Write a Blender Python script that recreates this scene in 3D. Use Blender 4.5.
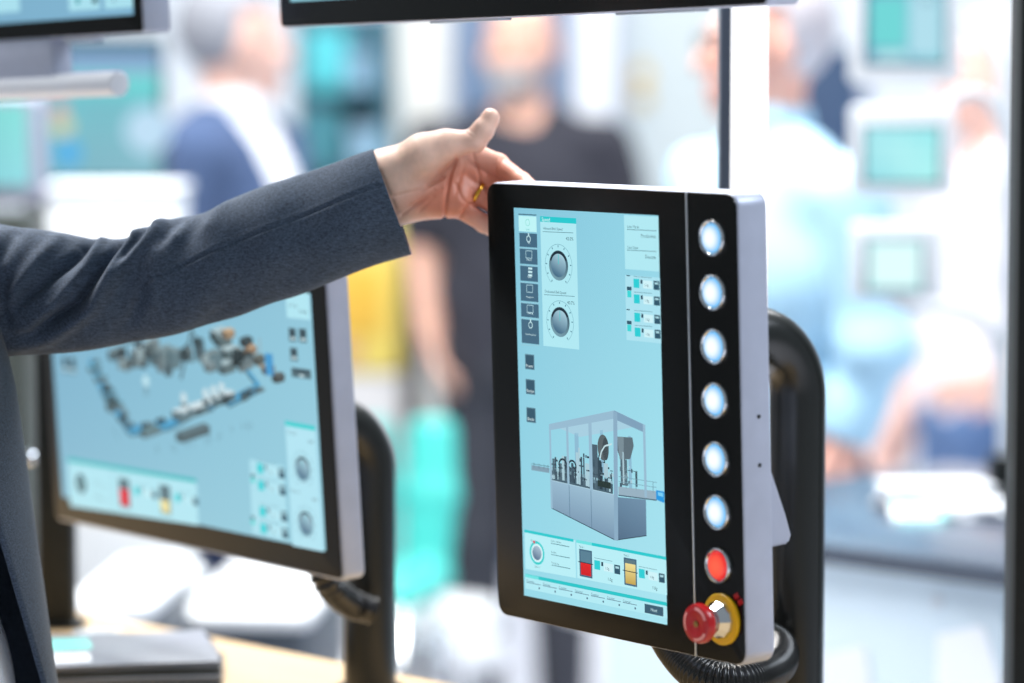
import bpy, bmesh, math, random
import numpy as np
from mathutils import Vector, Matrix

random.seed(7)
RNG = np.random.default_rng(7)
for o in list(bpy.data.objects):
    bpy.data.objects.remove(o)
SC = bpy.context.scene
COL = SC.collection

# ------------------------------------------------------------------ camera
FPX, PITCH, EYE = 3200.0, math.radians(4.83), 1.6
CAMP = Vector((0, 0, EYE))
RIGHT = Vector((1, 0, 0))
FWD = Vector((0, math.cos(PITCH), -math.sin(PITCH)))
UP = Vector((0, math.sin(PITCH), math.cos(PITCH)))
cam_data = bpy.data.cameras.new('camera')
cam = bpy.data.objects.new('camera', cam_data)
COL.objects.link(cam)
SC.camera = cam
cam.location = CAMP
cam.rotation_euler = (math.pi / 2 - PITCH, 0, 0)
cam_data.sensor_width = 36
cam_data.lens = FPX / 1024 * 36
cam_data.clip_end = 100
cam_data.dof.use_dof = True
cam_data.dof.focus_distance = 2.74
cam_data.dof.aperture_fstop = 2.3

# ------------------------------------------------------------------ light
EXPO = 0.0
vs = SC.view_settings
vs.view_transform = 'Standard'
vs.look = 'None'
vs.gamma = 1
vs.exposure = EXPO
vs.use_curve_mapping = False
SC.cycles.use_denoising = True
SC.cycles.max_bounces = 6
SC.cycles.sample_clamp_indirect = 6
world = bpy.data.worlds.new('hall')
SC.world = world
world.use_nodes = True
wb = world.node_tree.nodes['Background']
wb.inputs[0].default_value = (0.80, 0.91, 1.0, 1)
wb.inputs[1].default_value = 0.35


def area(name, loc, target, size, energy, color):
    d = bpy.data.lights.new(name, 'AREA')
    d.shape = 'RECTANGLE'
    d.size, d.size_y = size
    d.energy = energy
    d.color = color
    o = bpy.data.objects.new(name, d)
    COL.objects.link(o)
    o.location = loc
    o.rotation_euler = (Vector(target) - Vector(loc)).to_track_quat('-Z', 'Y').to_euler()
    return o


# rows of hall ceiling lamps, plus one added fill in the middle
area('hall_lamp_front', (-0.9, 4.3, 5.0), (-0.4, 2.9, 1.2), (2.6, 1.2), 560, (1.0, 0.98, 0.95))
area('fill_lamp_middle', (0.0, 6.4, 5.4), (0.0, 6.2, 0.0), (6.0, 1.6), 190, (0.98, 0.99, 1.0))  # unseen fill, added to brighten the white blocks below the wide monitor
area('hall_lamp_back', (0.5, 9.6, 5.6), (0.3, 9.2, 0.0), (8.0, 3.0), 430, (0.96, 0.98, 1.0))
area('hall_lamp_side', (3.4, 2.2, 4.4), (0.2, 2.9, 1.2), (1.6, 1.6), 155, (0.82, 0.90, 1.0))


# ------------------------------------------------------------------ helpers
def at(px, py, d):
    return CAMP + FWD * d + RIGHT * ((px - 512) / FPX * d) + UP * (-(py - 341.5) / FPX * d)


def ground(px, d):
    p = at(px, 341.5, d)
    return Vector((p.x, p.y, 0))


def s2l(c):
    out = []
    for v in c[:3]:
        v = v / 255.0
        out.append(v / 12.92 if v <= 0.04045 else ((v + 0.055) / 1.055) ** 2.4)
    return tuple(out) + (1.0,)


MATS = {}


def mat(name, rgb, rough=0.5, metal=0.0, spec=0.5, noise=0.0, nscale=60.0, bump=0.0, bscale=300.0, emit=0.0, coat=0.0, sheen=0.0):
    if name in MATS:
        return MATS[name]
    m = bpy.data.materials.new(name)
    m.use_nodes = True
    nt = m.node_tree
    b = nt.nodes['Principled BSDF']
    c = s2l(rgb)
    b.inputs['Base Color'].default_value = c
    b.inputs['Roughness'].default_value = rough
    b.inputs['Metallic'].default_value = metal
    b.inputs['Specular IOR Level'].default_value = spec
    if coat:
        b.inputs['Coat Weight'].default_value = coat
        b.inputs['Coat Roughness'].default_value = 0.08
    if sheen:
        b.inputs['Sheen Weight'].default_value = sheen
        b.inputs['Sheen Roughness'].default_value = 0.5
    tc = nt.nodes.new('ShaderNodeTexCoord')
    if noise:
        n = nt.nodes.new('ShaderNodeTexNoise')
        n.inputs['Scale'].default_value = nscale
        n.inputs['Detail'].default_value = 4
        nt.links.new(tc.outputs['Object'], n.inputs['Vector'])
        r = nt.nodes.new('ShaderNodeValToRGB')
        lo = tuple(max(0, v * (1 - noise)) for v in c[:3]) + (1,)
        hi = tuple(min(1, v * (1 + noise)) for v in c[:3]) + (1,)
        r.color_ramp.elements[0].position = 0.3
        r.color_ramp.elements[1].position = 0.7
        r.color_ramp.elements[0].color = lo
        r.color_ramp.elements[1].color = hi
        nt.links.new(n.outputs['Fac'], r.inputs['Fac'])
        nt.links.new(r.outputs['Color'], b.inputs['Base Color'])
    if bump:
        n2 = nt.nodes.new('ShaderNodeTexNoise')
        n2.inputs['Scale'].default_value = bscale
        n2.inputs['Detail'].default_value = 3
        nt.links.new(tc.outputs['Object'], n2.inputs['Vector'])
        bp = nt.nodes.new('ShaderNodeBump')
        bp.inputs['Strength'].default_value = bump
        bp.inputs['Distance'].default_value = 0.001
        nt.links.new(n2.outputs['Fac'], bp.inputs['Height'])
        nt.links.new(bp.outputs['Normal'], b.inputs['Normal'])
    if emit:
        b.inputs['Emission Color'].default_value = c
        b.inputs['Emission Strength'].default_value = emit
    MATS[name] = m
    return m


def attr_mat(name, emissive, rough=0.5, bump=0.0, bscale=300, sss=0.0, spec=0.5):
    if name in MATS:
        return MATS[name]
    m = bpy.data.materials.new(name)
    m.use_nodes = True
    nt = m.node_tree
    b = nt.nodes['Principled BSDF']
    b.inputs['Roughness'].default_value = rough
    b.inputs['Specular IOR Level'].default_value = spec
    a = nt.nodes.new('ShaderNodeVertexColor')
    a.layer_name = 'Col'
    if emissive:
        b.inputs['Base Color'].default_value = (0.01, 0.01, 0.01, 1)
        nt.links.new(a.outputs['Color'], b.inputs['Emission Color'])
        b.inputs['Emission Strength'].default_value = emissive
    else:
        tc = nt.nodes.new('ShaderNodeTexCoord')
        n = nt.nodes.new('ShaderNodeTexNoise')
        n.inputs['Scale'].default_value = 140
        n.inputs['Detail'].default_value = 5
        nt.links.new(tc.outputs['Object'], n.inputs['Vector'])
        mr = nt.nodes.new('ShaderNodeMapRange')
        mr.inputs['To Min'].default_value = 0.86
        mr.inputs['To Max'].default_value = 1.12
        nt.links.new(n.outputs['Fac'], mr.inputs['Value'])
        mx = nt.nodes.new('ShaderNodeVectorMath')
        mx.operation = 'MULTIPLY'
        nt.links.new(a.outputs['Color'], mx.inputs[0])
        nt.links.new(mr.outputs['Result'], mx.inputs[1])
        nt.links.new(mx.outputs['Vector'], b.inputs['Base Color'])
        if sss:
            b.inputs['Subsurface Weight'].default_value = sss
            b.inputs['Subsurface Radius'].default_value = (1.0, 0.35, 0.2)
            b.inputs['Subsurface Scale'].default_value = 0.004
        if bump:
            n2 = nt.nodes.new('ShaderNodeTexNoise')
            n2.inputs['Scale'].default_value = bscale
            n2.inputs['Detail'].default_value = 4
            nt.links.new(tc.outputs['Object'], n2.inputs['Vector'])
            bp = nt.nodes.new('ShaderNodeBump')
            bp.inputs['Strength'].default_value = bump
            bp.inputs['Distance'].default_value = 0.0012
            nt.links.new(n2.outputs['Fac'], bp.inputs['Height'])
            nt.links.new(bp.outputs['Normal'], b.inputs['Normal'])
    MATS[name] = m
    return m


def fabric_mat(name, rgb, weave=1500.0, rough=0.85, var=0.35, sheen=0.06):
    """woven wool: two crossed fine waves plus slub noise"""
    if name in MATS:
        return MATS[name]
    m = bpy.data.materials.new(name)
    m.use_nodes = True
    nt = m.node_tree
    b = nt.nodes['Principled BSDF']
    b.inputs['Roughness'].default_value = rough
    b.inputs['Specular IOR Level'].default_value = 0.25
    b.inputs['Sheen Weight'].default_value = sheen
    b.inputs['Sheen Roughness'].default_value = 0.4
    tc = nt.nodes.new('ShaderNodeTexCoord')
    c = s2l(rgb)
    n1 = nt.nodes.new('ShaderNodeTexNoise')
    n1.inputs['Scale'].default_value = weave * 0.45
    n1.inputs['Detail'].default_value = 3
    nt.links.new(tc.outputs['Object'], n1.inputs['Vector'])
    mp = nt.nodes.new('ShaderNodeMapping')
    mp.inputs['Rotation'].default_value = (0, 0.38, 0)
    mp.inputs['Scale'].default_value = (0.25, 1, 1.6)
    nt.links.new(tc.outputs['Object'], mp.inputs['Vector'])
    n2 = nt.nodes.new('ShaderNodeTexNoise')
    n2.inputs['Scale'].default_value = weave * 0.3
    nt.links.new(mp.outputs['Vector'], n2.inputs['Vector'])
    add = nt.nodes.new('ShaderNodeMath')
    add.operation = 'ADD'
    nt.links.new(n1.outputs['Fac'], add.inputs[0])
    nt.links.new(n2.outputs['Fac'], add.inputs[1])
    r = nt.nodes.new('ShaderNodeValToRGB')
    r.color_ramp.elements[0].position = 0.38
    r.color_ramp.elements[1].position = 0.62
    r.color_ramp.elements[0].color = tuple(v * (1 - var) for v in c[:3]) + (1,)
    r.color_ramp.elements[1].color = tuple(min(1, v * (1 + var)) for v in c[:3]) + (1,)
    hf = nt.nodes.new('ShaderNodeMath')
    hf.operation = 'MULTIPLY'
    hf.inputs[1].default_value = 0.5
    nt.links.new(add.outputs[0], hf.inputs[0])
    nt.links.new(hf.outputs[0], r.inputs['Fac'])
    nt.links.new(r.outputs['Color'], b.inputs['Base Color'])
    bp = nt.nodes.new('ShaderNodeBump')
    bp.inputs['Strength'].default_value = 0.25
    bp.inputs['Distance'].default_value = 0.0006
    nt.links.new(hf.outputs[0], bp.inputs['Height'])
    nt.links.new(bp.outputs['Normal'], b.inputs['Normal'])
    MATS[name] = m
    return m


def link(name, me, m=None, parent=None, smooth=None, **props):
    o = bpy.data.objects.new(name, me)
    COL.objects.link(o)
    if m is not None:
        me.materials.clear()
        me.materials.append(m)
    if parent is not None:
        o.parent = parent
    if smooth is True:
        me.polygons.foreach_set('use_smooth', [True] * len(me.polygons))
    elif smooth:
        me.polygons.foreach_set('use_smooth', [True] * len(me.polygons))
        me.set_sharp_from_angle(angle=math.radians(smooth))
    for k, v in props.items():
        o[k] = v
    return o


def root(name, label, cat, loc, rot=(0, 0, 0), group=None):
    o = bpy.data.objects.new(name, None)
    COL.objects.link(o)
    o.empty_display_size = 0.05
    o.location = loc
    o.rotation_euler = rot
    o['label'] = label
    o['category'] = cat
    if group:
        o['group'] = group
    o.matrix_world = Matrix.LocRotScale(Vector(loc), o.rotation_euler, None)
    return o


def from_arrays(V, Fs):
    me = bpy.data.meshes.new('mesh')
    me.from_pydata([tuple(v) for v in V], [], [tuple(f) for f in Fs])
    me.update()
    return me


def fix(bm, name='mesh'):
    bmesh.ops.recalc_face_normals(bm, faces=bm.faces)
    me = bpy.data.meshes.new(name)
    bm.to_mesh(me)
    bm.free()
    return me


def box_bm(bm, lo, hi, bev=0.0, M=None, seg=2):
    r = bmesh.ops.create_cube(bm, size=1)
    vs_ = r['verts']
    c = [(a + b) / 2 for a, b in zip(lo, hi)]
    s = [b - a for a, b in zip(lo, hi)]
    for v in vs_:
        v.co = Vector((v.co.x * s[0] + c[0], v.co.y * s[1] + c[1], v.co.z * s[2] + c[2]))
        if M is not None:
            v.co = M @ v.co
    if bev:
        es = list({e for v in vs_ for e in v.link_edges})
        bmesh.ops.bevel(bm, geom=es, offset=bev, segments=seg, affect='EDGES', profile=0.5)


def box(name, lo, hi, m, parent=None, bev=0.004, M=None, **props):
    bm = bmesh.new()
    box_bm(bm, lo, hi, bev, M)
    return link(name, fix(bm), m, parent, 40, **props)


def rr(w, h, r, seg=6, cx=0, cz=0):
    pts = []
    for sx, sz, a0 in ((1, 1, 0), (-1, 1, 90), (-1, -1, 180), (1, -1, 270)):
        for i in range(seg + 1):
            a = math.radians(a0 + 90 * i / seg)
            pts.append((cx + sx * (w / 2 - r) + r * math.cos(a), cz + sz * (h / 2 - r) + r * math.sin(a)))
    return pts


def plate(w, h, r, y0, y1, bev, cx=0, cz=0, seg=6, backbev=None):
    """rounded-rectangle slab in the XZ plane, front at y0, back at y1"""
    bb = bev if backbev is None else backbev
    steps = []
    for i in range(4):
        a = math.pi / 2 * i / 3
        steps.append((bev * (1 - math.sin(a)), y0 + bev * (1 - math.cos(a))))
    for i in range(4):
        a = math.pi / 2 * (3 - i) / 3
        steps.append((bb * (1 - math.sin(a)), y1 - bb * (1 - math.cos(a))))
    V, F = [], []
    n = 4 * (seg + 1)
    for ins, y in steps:
        for x, z in rr(w - 2 * ins, h - 2 * ins, max(r - ins, 0.0004), seg, cx, cz):
            V.append((x, y, z))
    L = len(steps)
    for k in range(L - 1):
        for i in range(n):
            j = (i + 1) % n
            F.append((k * n + i, k * n + j, (k + 1) * n + j, (k + 1) * n + i))
    F.append(tuple(range(n)))
    F.append(tuple(reversed(range((L - 1) * n, L * n))))
    bm = bmesh.new()
    bv = [bm.verts.new(v) for v in V]
    for f in F:
        bm.faces.new([bv[i] for i in f])
    return fix(bm)


def lathe(prof, seg=32, axis='y'):
    """profile [(radius, along)] revolved round an axis through the origin"""
    V, F = [], []
    for r, a in prof:
        for i in range(seg):
            t = 2 * math.pi * i / seg
            c, s = r * math.cos(t), r * math.sin(t)
            V.append({'y': (c, a, s), 'z': (c, s, a), 'x': (a, c, s)}[axis])
    for k in range(len(prof) - 1):
        for i in range(seg):
            j = (i + 1) % seg
            F.append((k * seg + i, k * seg + j, (k + 1) * seg + j, (k + 1) * seg + i))
    F.append(tuple(range(seg)))
    F.append(tuple(range((len(prof) - 1) * seg, len(prof) * seg)))
    bm = bmesh.new()
    bv = [bm.verts.new(v) for v in V]
    for f in F:
        bm.faces.new([bv[i] for i in f])
    return fix(bm)


def smooth_path(pts, n):
    """Catmull-Rom through pts, n samples"""
    P = np.array([tuple(p) for p in pts], float)
    P = np.vstack([2 * P[0] - P[1], P, 2 * P[-1] - P[-2]])
    out = []
    m = len(P) - 3
    for t in np.linspace(0, m - 1e-6, n):
        i = int(t)
        u = t - i
        a, b, c, d = P[i:i + 4]
        out.append(0.5 * ((2 * b) + (-a + c) * u + (2 * a - 5 * b + 4 * c - d) * u * u + (-a + 3 * b - 3 * c + d) * u ** 3))
    return np.array(out)


def sweep(path, rad, seg=20):
    """tube along a sampled path; rad a number or an array"""
    P = np.asarray(path, float)
    n = len(P)
    R = np.full(n, rad) if np.isscalar(rad) else np.asarray(rad)
    T = np.gradient(P, axis=0)
    T /= np.linalg.norm(T, axis=1)[:, None] + 1e-12
    ref = np.array([0.3, 0.1, 1.0])
    if abs(T[0] @ (ref / np.linalg.norm(ref))) > 0.9:
        ref = np.array([1.0, 0.2, 0])
    N = ref - T[0] * (ref @ T[0])
    N /= np.linalg.norm(N)
    V = []
    for i in range(n):
        N = N - T[i] * (N @ T[i])
        N /= np.linalg.norm(N)
        B = np.cross(T[i], N)
        for k in range(seg):
            a = 2 * math.pi * k / seg
            V.append(P[i] + R[i] * (math.cos(a) * N + math.sin(a) * B))
    F = []
    for i in range(n - 1):
        for k in range(seg):
            j = (k + 1) % seg
            F.append((i * seg + k, i * seg + j, (i + 1) * seg + j, (i + 1) * seg + k))
    F.append(tuple(reversed(range(seg))))
    F.append(tuple(range((n - 1) * seg, n * seg)))
    bm = bmesh.new()
    bv = [bm.verts.new(v) for v in V]
    for f in F:
        bm.faces.new([bv[i] for i in f])
    return fix(bm)


# ------------------------------------------------------------------ signed-distance bodies
class SDF:
    def __init__(s, lo, hi, h):
        s.lo, s.h = np.array(lo, float), h
        s.n = np.ceil((np.array(hi, float) - s.lo) / h).astype(int) + 1
        s.F = np.full(s.n, 100.0, np.float32)
        s.ax = [s.lo[i] + h * np.arange(s.n[i]) for i in range(3)]

    def _win(s, lo, hi, pad):
        a = np.clip(np.floor((np.array(lo) - pad - s.lo) / s.h).astype(int), 0, s.n)
        b = np.clip(np.ceil((np.array(hi) + pad - s.lo) / s.h).astype(int) + 1, 0, s.n)
        if np.any(b <= a):
            return None, None
        sl = tuple(slice(i, j) for i, j in zip(a, b))
        g = np.meshgrid(*[s.ax[i][sl[i]] for i in range(3)], indexing='ij')
        return sl, g

    def _cap(s, g, a, b, ra, rb):
        a, b = np.array(a, float), np.array(b, float)
        ab = b - a
        L = ab @ ab + 1e-12
        t = ((g[0] - a[0]) * ab[0] + (g[1] - a[1]) * ab[1] + (g[2] - a[2]) * ab[2]) / L
        t = np.clip(t, 0, 1)
        d = np.sqrt((g[0] - a[0] - t * ab[0]) ** 2 + (g[1] - a[1] - t * ab[1]) ** 2 + (g[2] - a[2] - t * ab[2]) ** 2)
        return d - (ra + (rb - ra) * t)

    def _ell(s, g, c, r):
        p = [(g[i] - c[i]) for i in range(3)]
        k0 = np.sqrt(sum((p[i] / r[i]) ** 2 for i in range(3)))
        k1 = np.sqrt(sum((p[i] / r[i] ** 2) ** 2 for i in range(3))) + 1e-9
        return k0 * (k0 - 1) / k1

    def _mix(s, sl, d, k, sub=False):
        A = s.F[sl]
        if sub:
            d = -d
            hh = np.maximum(k - np.abs(A - d), 0) / k
            s.F[sl] = np.maximum(A, d) + hh * hh * k / 4
        else:
            hh = np.maximum(k - np.abs(A - d), 0) / k
            s.F[sl] = np.minimum(A, d) - hh * hh * k / 4

    def cap(s, a, b, ra, rb=None, k=0.01, sub=False):
        rb = ra if rb is None else rb
        r = max(ra, rb)
        lo, hi = np.minimum(a, b) - r, np.maximum(a, b) + r
        sl, g = s._win(lo, hi, k + 3 * s.h)
        if sl:
            s._mix(sl, s._cap(g, a, b, ra, rb), k, sub)

    def ell(s, c, r, k=0.01, sub=False):
        sl, g = s._win(np.array(c) - r, np.array(c) + r, k + 3 * s.h)
        if sl:
            s._mix(sl, s._ell(g, c, r), k, sub)

    def chain(s, pts, rads, k=0.01):
        for i in range(len(pts) - 1):
            s.cap(pts[i], pts[i + 1], rads[i], rads[i + 1], k)

    def merge(s, o, k):
        hh = np.maximum(k - np.abs(s.F - o.F), 0) / k
        s.F = np.minimum(s.F, o.F) - hh * hh * k / 4

    def cut(s, fn):
        """keep where fn(x, y, z) < 0"""
        g = np.meshgrid(*s.ax, indexing='ij')
        s.F = np.maximum(s.F, fn(*g).astype(np.float32))

    def mesh(s):
        F, n = s.F, s.n
        F[0], F[-1], F[:, 0], F[:, -1], F[:, :, 0], F[:, :, -1] = 1, 1, 1, 1, 1, 1
        ins = F < 0
        m = n - 1
        cnt = np.zeros(m, np.int8)
        acc = np.zeros(tuple(m) + (3,), np.float32)
        # edge crossings
        offs = [(0, 0), (0, 1), (1, 0), (1, 1)]
        for axis in range(3):
            o1, o2 = [i for i in range(3) if i != axis]
            for a, b in offs:
                s0, s1 = [None] * 3, [None] * 3
                s0[axis], s1[axis] = slice(0, m[axis]), slice(1, m[axis] + 1)
                s0[o1] = s1[o1] = slice(a, a + m[o1])
                s0[o2] = s1[o2] = slice(b, b + m[o2])
                f0, f1 = F[tuple(s0)], F[tuple(s1)]
                x = (f0 < 0) != (f1 < 0)
                idx = np.nonzero(x)
                t = f0[idx] / (f0[idx] - f1[idx])
                cnt[idx] += 1
                acc[idx + (np.full(len(t), axis),)] += t
                acc[idx + (np.full(len(t), o1),)] += a
                acc[idx + (np.full(len(t), o2),)] += b
        act = np.nonzero(cnt)
        vid = np.full(m, -1, np.int64)
        vid[act] = np.arange(len(act[0]))
        V = (acc[act] / cnt[act][:, None] + np.stack(act, 1)) * s.h + s.lo
        Q = []
        for axis in range(3):
            o1, o2 = (axis + 1) % 3, (axis + 2) % 3
            s0, s1 = [slice(1, m[i]) for i in range(3)], [slice(1, m[i]) for i in range(3)]
            s0[axis], s1[axis] = slice(0, m[axis]), slice(1, m[axis] + 1)
            a, b = ins[tuple(s0)], ins[tuple(s1)]
            for want, flip in ((a & ~b, False), (~a & b, True)):
                idx = np.array(np.nonzero(want))
                if idx.shape[1] == 0:
                    continue
                base = idx.copy()
                base[o1] += 1
                base[o2] += 1
                q = []
                for da, db in ((-1, -1), (0, -1), (0, 0), (-1, 0)):
                    c = base.copy()
                    c[o1] += da
                    c[o2] += db
                    q.append(vid[tuple(c)])
                q = np.stack(q, 1)
                Q.append(q[:, ::-1] if flip else q)
        Q = np.vstack(Q)
        return V, Q


def np_mesh(V, Q):
    me = bpy.data.meshes.new('mesh')
    me.vertices.add(len(V))
    me.vertices.foreach_set('co', np.asarray(V, np.float32).ravel())
    Q = np.asarray(Q, np.int32)
    me.loops.add(Q.size)
    me.loops.foreach_set('vertex_index', Q.ravel())
    me.polygons.add(len(Q))
    me.polygons.foreach_set('loop_start', np.arange(0, Q.size, Q.shape[1], dtype=np.int32))
    me.polygons.foreach_set('loop_total', np.full(len(Q), Q.shape[1], np.int32))
    me.polygons.foreach_set('use_smooth', np.ones(len(Q), bool))
    me.update()
    me.validate()
    return me


def vcol(me, C):
    a = me.color_attributes.new('Col', 'FLOAT_COLOR', 'POINT')
    C = np.asarray(C, np.float32)
    if C.shape[1] == 3:
        C = np.hstack([C, np.ones((len(C), 1), np.float32)])
    a.data.foreach_set('color', C.ravel())


# ------------------------------------------------------------------ materials
M_alu = mat('anodised_housing', (176, 182, 200), 0.42, 0.25, 0.5, 0.04, 40)
M_glassblack = mat('black_front_glass', (13, 14, 13), 0.2, 0, 0.2)
M_tube = mat('black_gloss_tube', (22, 25, 24), 0.28, 0.0, 0.5, 0.15, 12)
M_blackmetal = mat('black_powder_coat', (24, 27, 26), 0.5, 0, 0.25, 0.1, 80)
M_rubber = mat('black_corrugated_plastic', (18, 19, 19), 0.22, 0, 0.6)
M_chrome = mat('chrome', (215, 218, 222), 0.15, 1.0)
M_red = mat('signal_red', (178, 16, 24), 0.28, 0, 0.5, 0.05, 200)
M_yellow = mat('signal_yellow', (236, 184, 10), 0.4)
M_white = mat('white_paint', (232, 236, 240), 0.45, 0, 0.5, 0.02, 20)
M_ui = attr_mat('screen_picture', 1.0, 0.25, spec=0.25)
M_silver = mat('bright_trim', (190, 196, 204), 0.3, 0.6)

# ------------------------------------------------------------------ room
mfloor = mat('polished_hall_floor', (205, 206, 214), 0.35, 0, 0.5, 0.05, 3)
box('floor', (-9, -3, -0.1), (9, 14, 0), mfloor, None, 0, kind='structure')
mwall = mat('white_booth_wall', (226, 232, 238), 0.6, 0, 0.4, 0.02, 5)
box('wall_back', (-9, 12.0, 0), (9, 12.15, 4.2), mwall, None, 0, kind='structure')


# ------------------------------------------------------------------ screens
class Art:
    """flat picture shown on a display: coloured shapes in the display's own plane"""

    def __init__(s, rt, yplane):
        s.V, s.F, s.C = [], [], []
        s.M = rt.matrix_world.copy()
        s.Mi = s.M.inverted()
        s.y = yplane

    def loc(s, px, py):
        d = (at(px, py, 1.0) - CAMP)
        o, dd = s.Mi @ CAMP, s.Mi.to_3x3() @ d
        t = (s.y - o.y) / dd.y
        p = o + dd * t
        return p.x, p.z

    def poly(s, pts, col, lay=1, cols=None):
        b = len(s.V)
        y = s.y - lay * 0.00005
        for i, (x, z) in enumerate(pts):
            s.V.append((x, y, z))
            s.C.append(s2l(cols[i] if cols else col))
        s.F.append(tuple(range(b, b + len(pts))))

    def rect(s, a, b, col, lay=1, col2=None):
        """a, b: top-left and bottom-right corner as seen in the display"""
        x0, z0 = s.loc(*a)
        x1, z1 = s.loc(*b)
        c2 = col2 or col
        s.poly([(x0, z0), (x1, z0), (x1, z1), (x0, z1)], col, lay, [col, col, c2, c2])

    def quad(s, pts, col, lay=1, cols=None):
        s.poly([s.loc(*p) for p in pts], col, lay, cols)

    def line(s, a, b, w, col, lay=3):
        (x0, z0), (x1, z1) = s.loc(*a), s.loc(*b)
        L = math.hypot(x1 - x0, z1 - z0) + 1e-9
        nx, nz = -(z1 - z0) / L * w / 2, (x1 - x0) / L * w / 2
        s.poly([(x0 + nx, z0 + nz), (x1 + nx, z1 + nz), (x1 - nx, z1 - nz), (x0 - nx, z0 - nz)], col, lay)

    def disc(s, c, r, col, lay=3, col2=None, seg=28):
        x, z = s.loc(*c)
        pts = [(x + r * math.cos(2 * math.pi * i / seg), z + r * math.sin(2 * math.pi * i / seg)) for i in range(seg)]
        if col2:
            cols = []
            for i in range(seg):
                t = 0.5 - 0.5 * math.sin(2 * math.pi * i / seg + 0.4)
                cols.append(tuple(a + (b - a) * t for a, b in zip(col, col2)))
            s.poly(pts, col, lay, cols)
        else:
            s.poly(pts, col, lay)

    def ring(s, c, r0, r1, col, lay=3, a0=0, a1=360, seg=32):
        x, z = s.loc(*c)
        for i in range(seg):
            t0, t1 = [math.radians(a0 + (a1 - a0) * k / seg) for k in (i, i + 1)]
            s.poly([(x + r1 * math.cos(t0), z + r1 * math.sin(t0)), (x + r1 * math.cos(t1), z + r1 * math.sin(t1)),
                    (x + r0 * math.cos(t1), z + r0 * math.sin(t1)), (x + r0 * math.cos(t0), z + r0 * math.sin(t0))], col, lay)

    def text(s, p, txt, h, col, lay=4, align='LEFT'):
        cu = bpy.data.curves.new('t', 'FONT')
        cu.body = txt
        cu.size = h
        cu.align_x = align
        cu.align_y = 'CENTER'
        cu.resolution_u = 2
        ob = bpy.data.objects.new('t', cu)
        COL.objects.link(ob)
        me = bpy.data.meshes.new_from_object(ob.evaluated_get(bpy.context.evaluated_depsgraph_get()))
        x, z = s.loc(*p)
        b = len(s.V)
        c = s2l(col)
        for v in me.vertices:
            s.V.append((x + v.co.x, s.y - lay * 0.00005, z + v.co.y))
            s.C.append(c)
        for f in me.polygons:
            s.F.append(tuple(b + i for i in f.vertices))
        bpy.data.objects.remove(ob)
        bpy.data.curves.remove(cu)
        bpy.data.meshes.remove(me)

    def done(s, name, parent):
        me = from_arrays(s.V, s.F)
        vcol(me, np.array(s.C))
        return link(name, me, M_ui, parent)


def dial(A, c, r, ticks=True, ring_col=(58, 84, 98)):
    if ticks:
        A.ring(c, r * 1.50, r * 1.54, (120, 175, 190), 3, -55, 235, 40)
        x, z = A.loc(*c)
        for i in range(11):
            a = math.radians(-55 + 29 * i)
            dx, dz = math.cos(a), math.sin(a)
            w = r * 0.045
            A.poly([(x + dx * r * 1.3 - dz * w, z + dz * r * 1.3 + dx * w), (x + dx * r * 1.45 - dz * w, z + dz * r * 1.45 + dx * w),
                    (x + dx * r * 1.45 + dz * w, z + dz * r * 1.45 - dx * w), (x + dx * r * 1.3 + dz * w, z + dz * r * 1.3 - dx * w)],
                   (90, 140, 158), 4)
    A.disc(c, r * 1.08, ring_col, 3, (120, 160, 175))
    A.ring(c, r * 0.86, r * 1.02, (20, 40, 52), 4, 25, 160, 20)
    A.disc(c, r * 0.84, (168, 206, 220), 5, (66, 104, 130))
    x, z = A.loc(*c)
    A.poly([(x - r * .03, z + r * .1), (x + r * .03, z + r * .1), (x + r * .05, z + r * .8), (x - r * .02, z + r * .8)], (60, 196, 200), 6)


def make_panel(name, label, cat, loc, rot, W, H, T, rad, bez, bev=0.0025, group=None, glass_m=None, rimw=0.0012, house_m=None):
    """flat-screen housing; origin at the middle of the lower front edge; bez = left, right, top, bottom widths"""
    rt = root(name, label, cat, loc, rot, group)
    house_m = house_m or M_alu
    link('housing', plate(W, H, rad, 0.0, T, bev, 0, H / 2), house_m, rt, 35)
    g = link('front_glass', plate(W - 2 * rimw, H - 2 * rimw, max(rad - rimw, 0.002), -0.0012, 0.004, 0.0006, 0, H / 2), glass_m or M_glassblack, rt, 35)
    l, r, t, b = bez
    sx0, sx1, sz0, sz1 = -W / 2 + l, W / 2 - r, b, H - t
    return rt, (sx0, sx1, sz0, sz1)


def screen_base(rt, rect, cols):
    """the lit display rectangle itself; cols = top-left, top-right, bottom-right, bottom-left"""
    sx0, sx1, sz0, sz1 = rect
    y = -0.0014
    me = from_arrays([(sx0, y, sz1), (sx1, y, sz1), (sx1, y, sz0), (sx0, y, sz0)], [(0, 1, 2, 3)])
    vcol(me, np.array([s2l(c) for c in cols]))
    so = link('screen', me, M_ui, rt)
    return so, Art(rt, y)


YAW = math.radians(-51.88)
WV = Vector((math.cos(YAW), math.sin(YAW), 0))
NV = Vector((math.sin(YAW), -math.cos(YAW), 0))   # out of the front face


def span(pxl, pxr, pyr, dr, yaw=YAW):
    """lower right corner point and real width of an edge that runs from pxl to pxr"""
    w = Vector((math.cos(yaw), math.sin(yaw), 0))
    P = at(pxr, pyr, dr)
    t = (pxl - 512) / FPX
    q = P - CAMP
    Wd = (q.dot(RIGHT) - t * q.dot(FWD)) / (w.dot(RIGHT) - t * w.dot(FWD))
    return P, Wd, w


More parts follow.
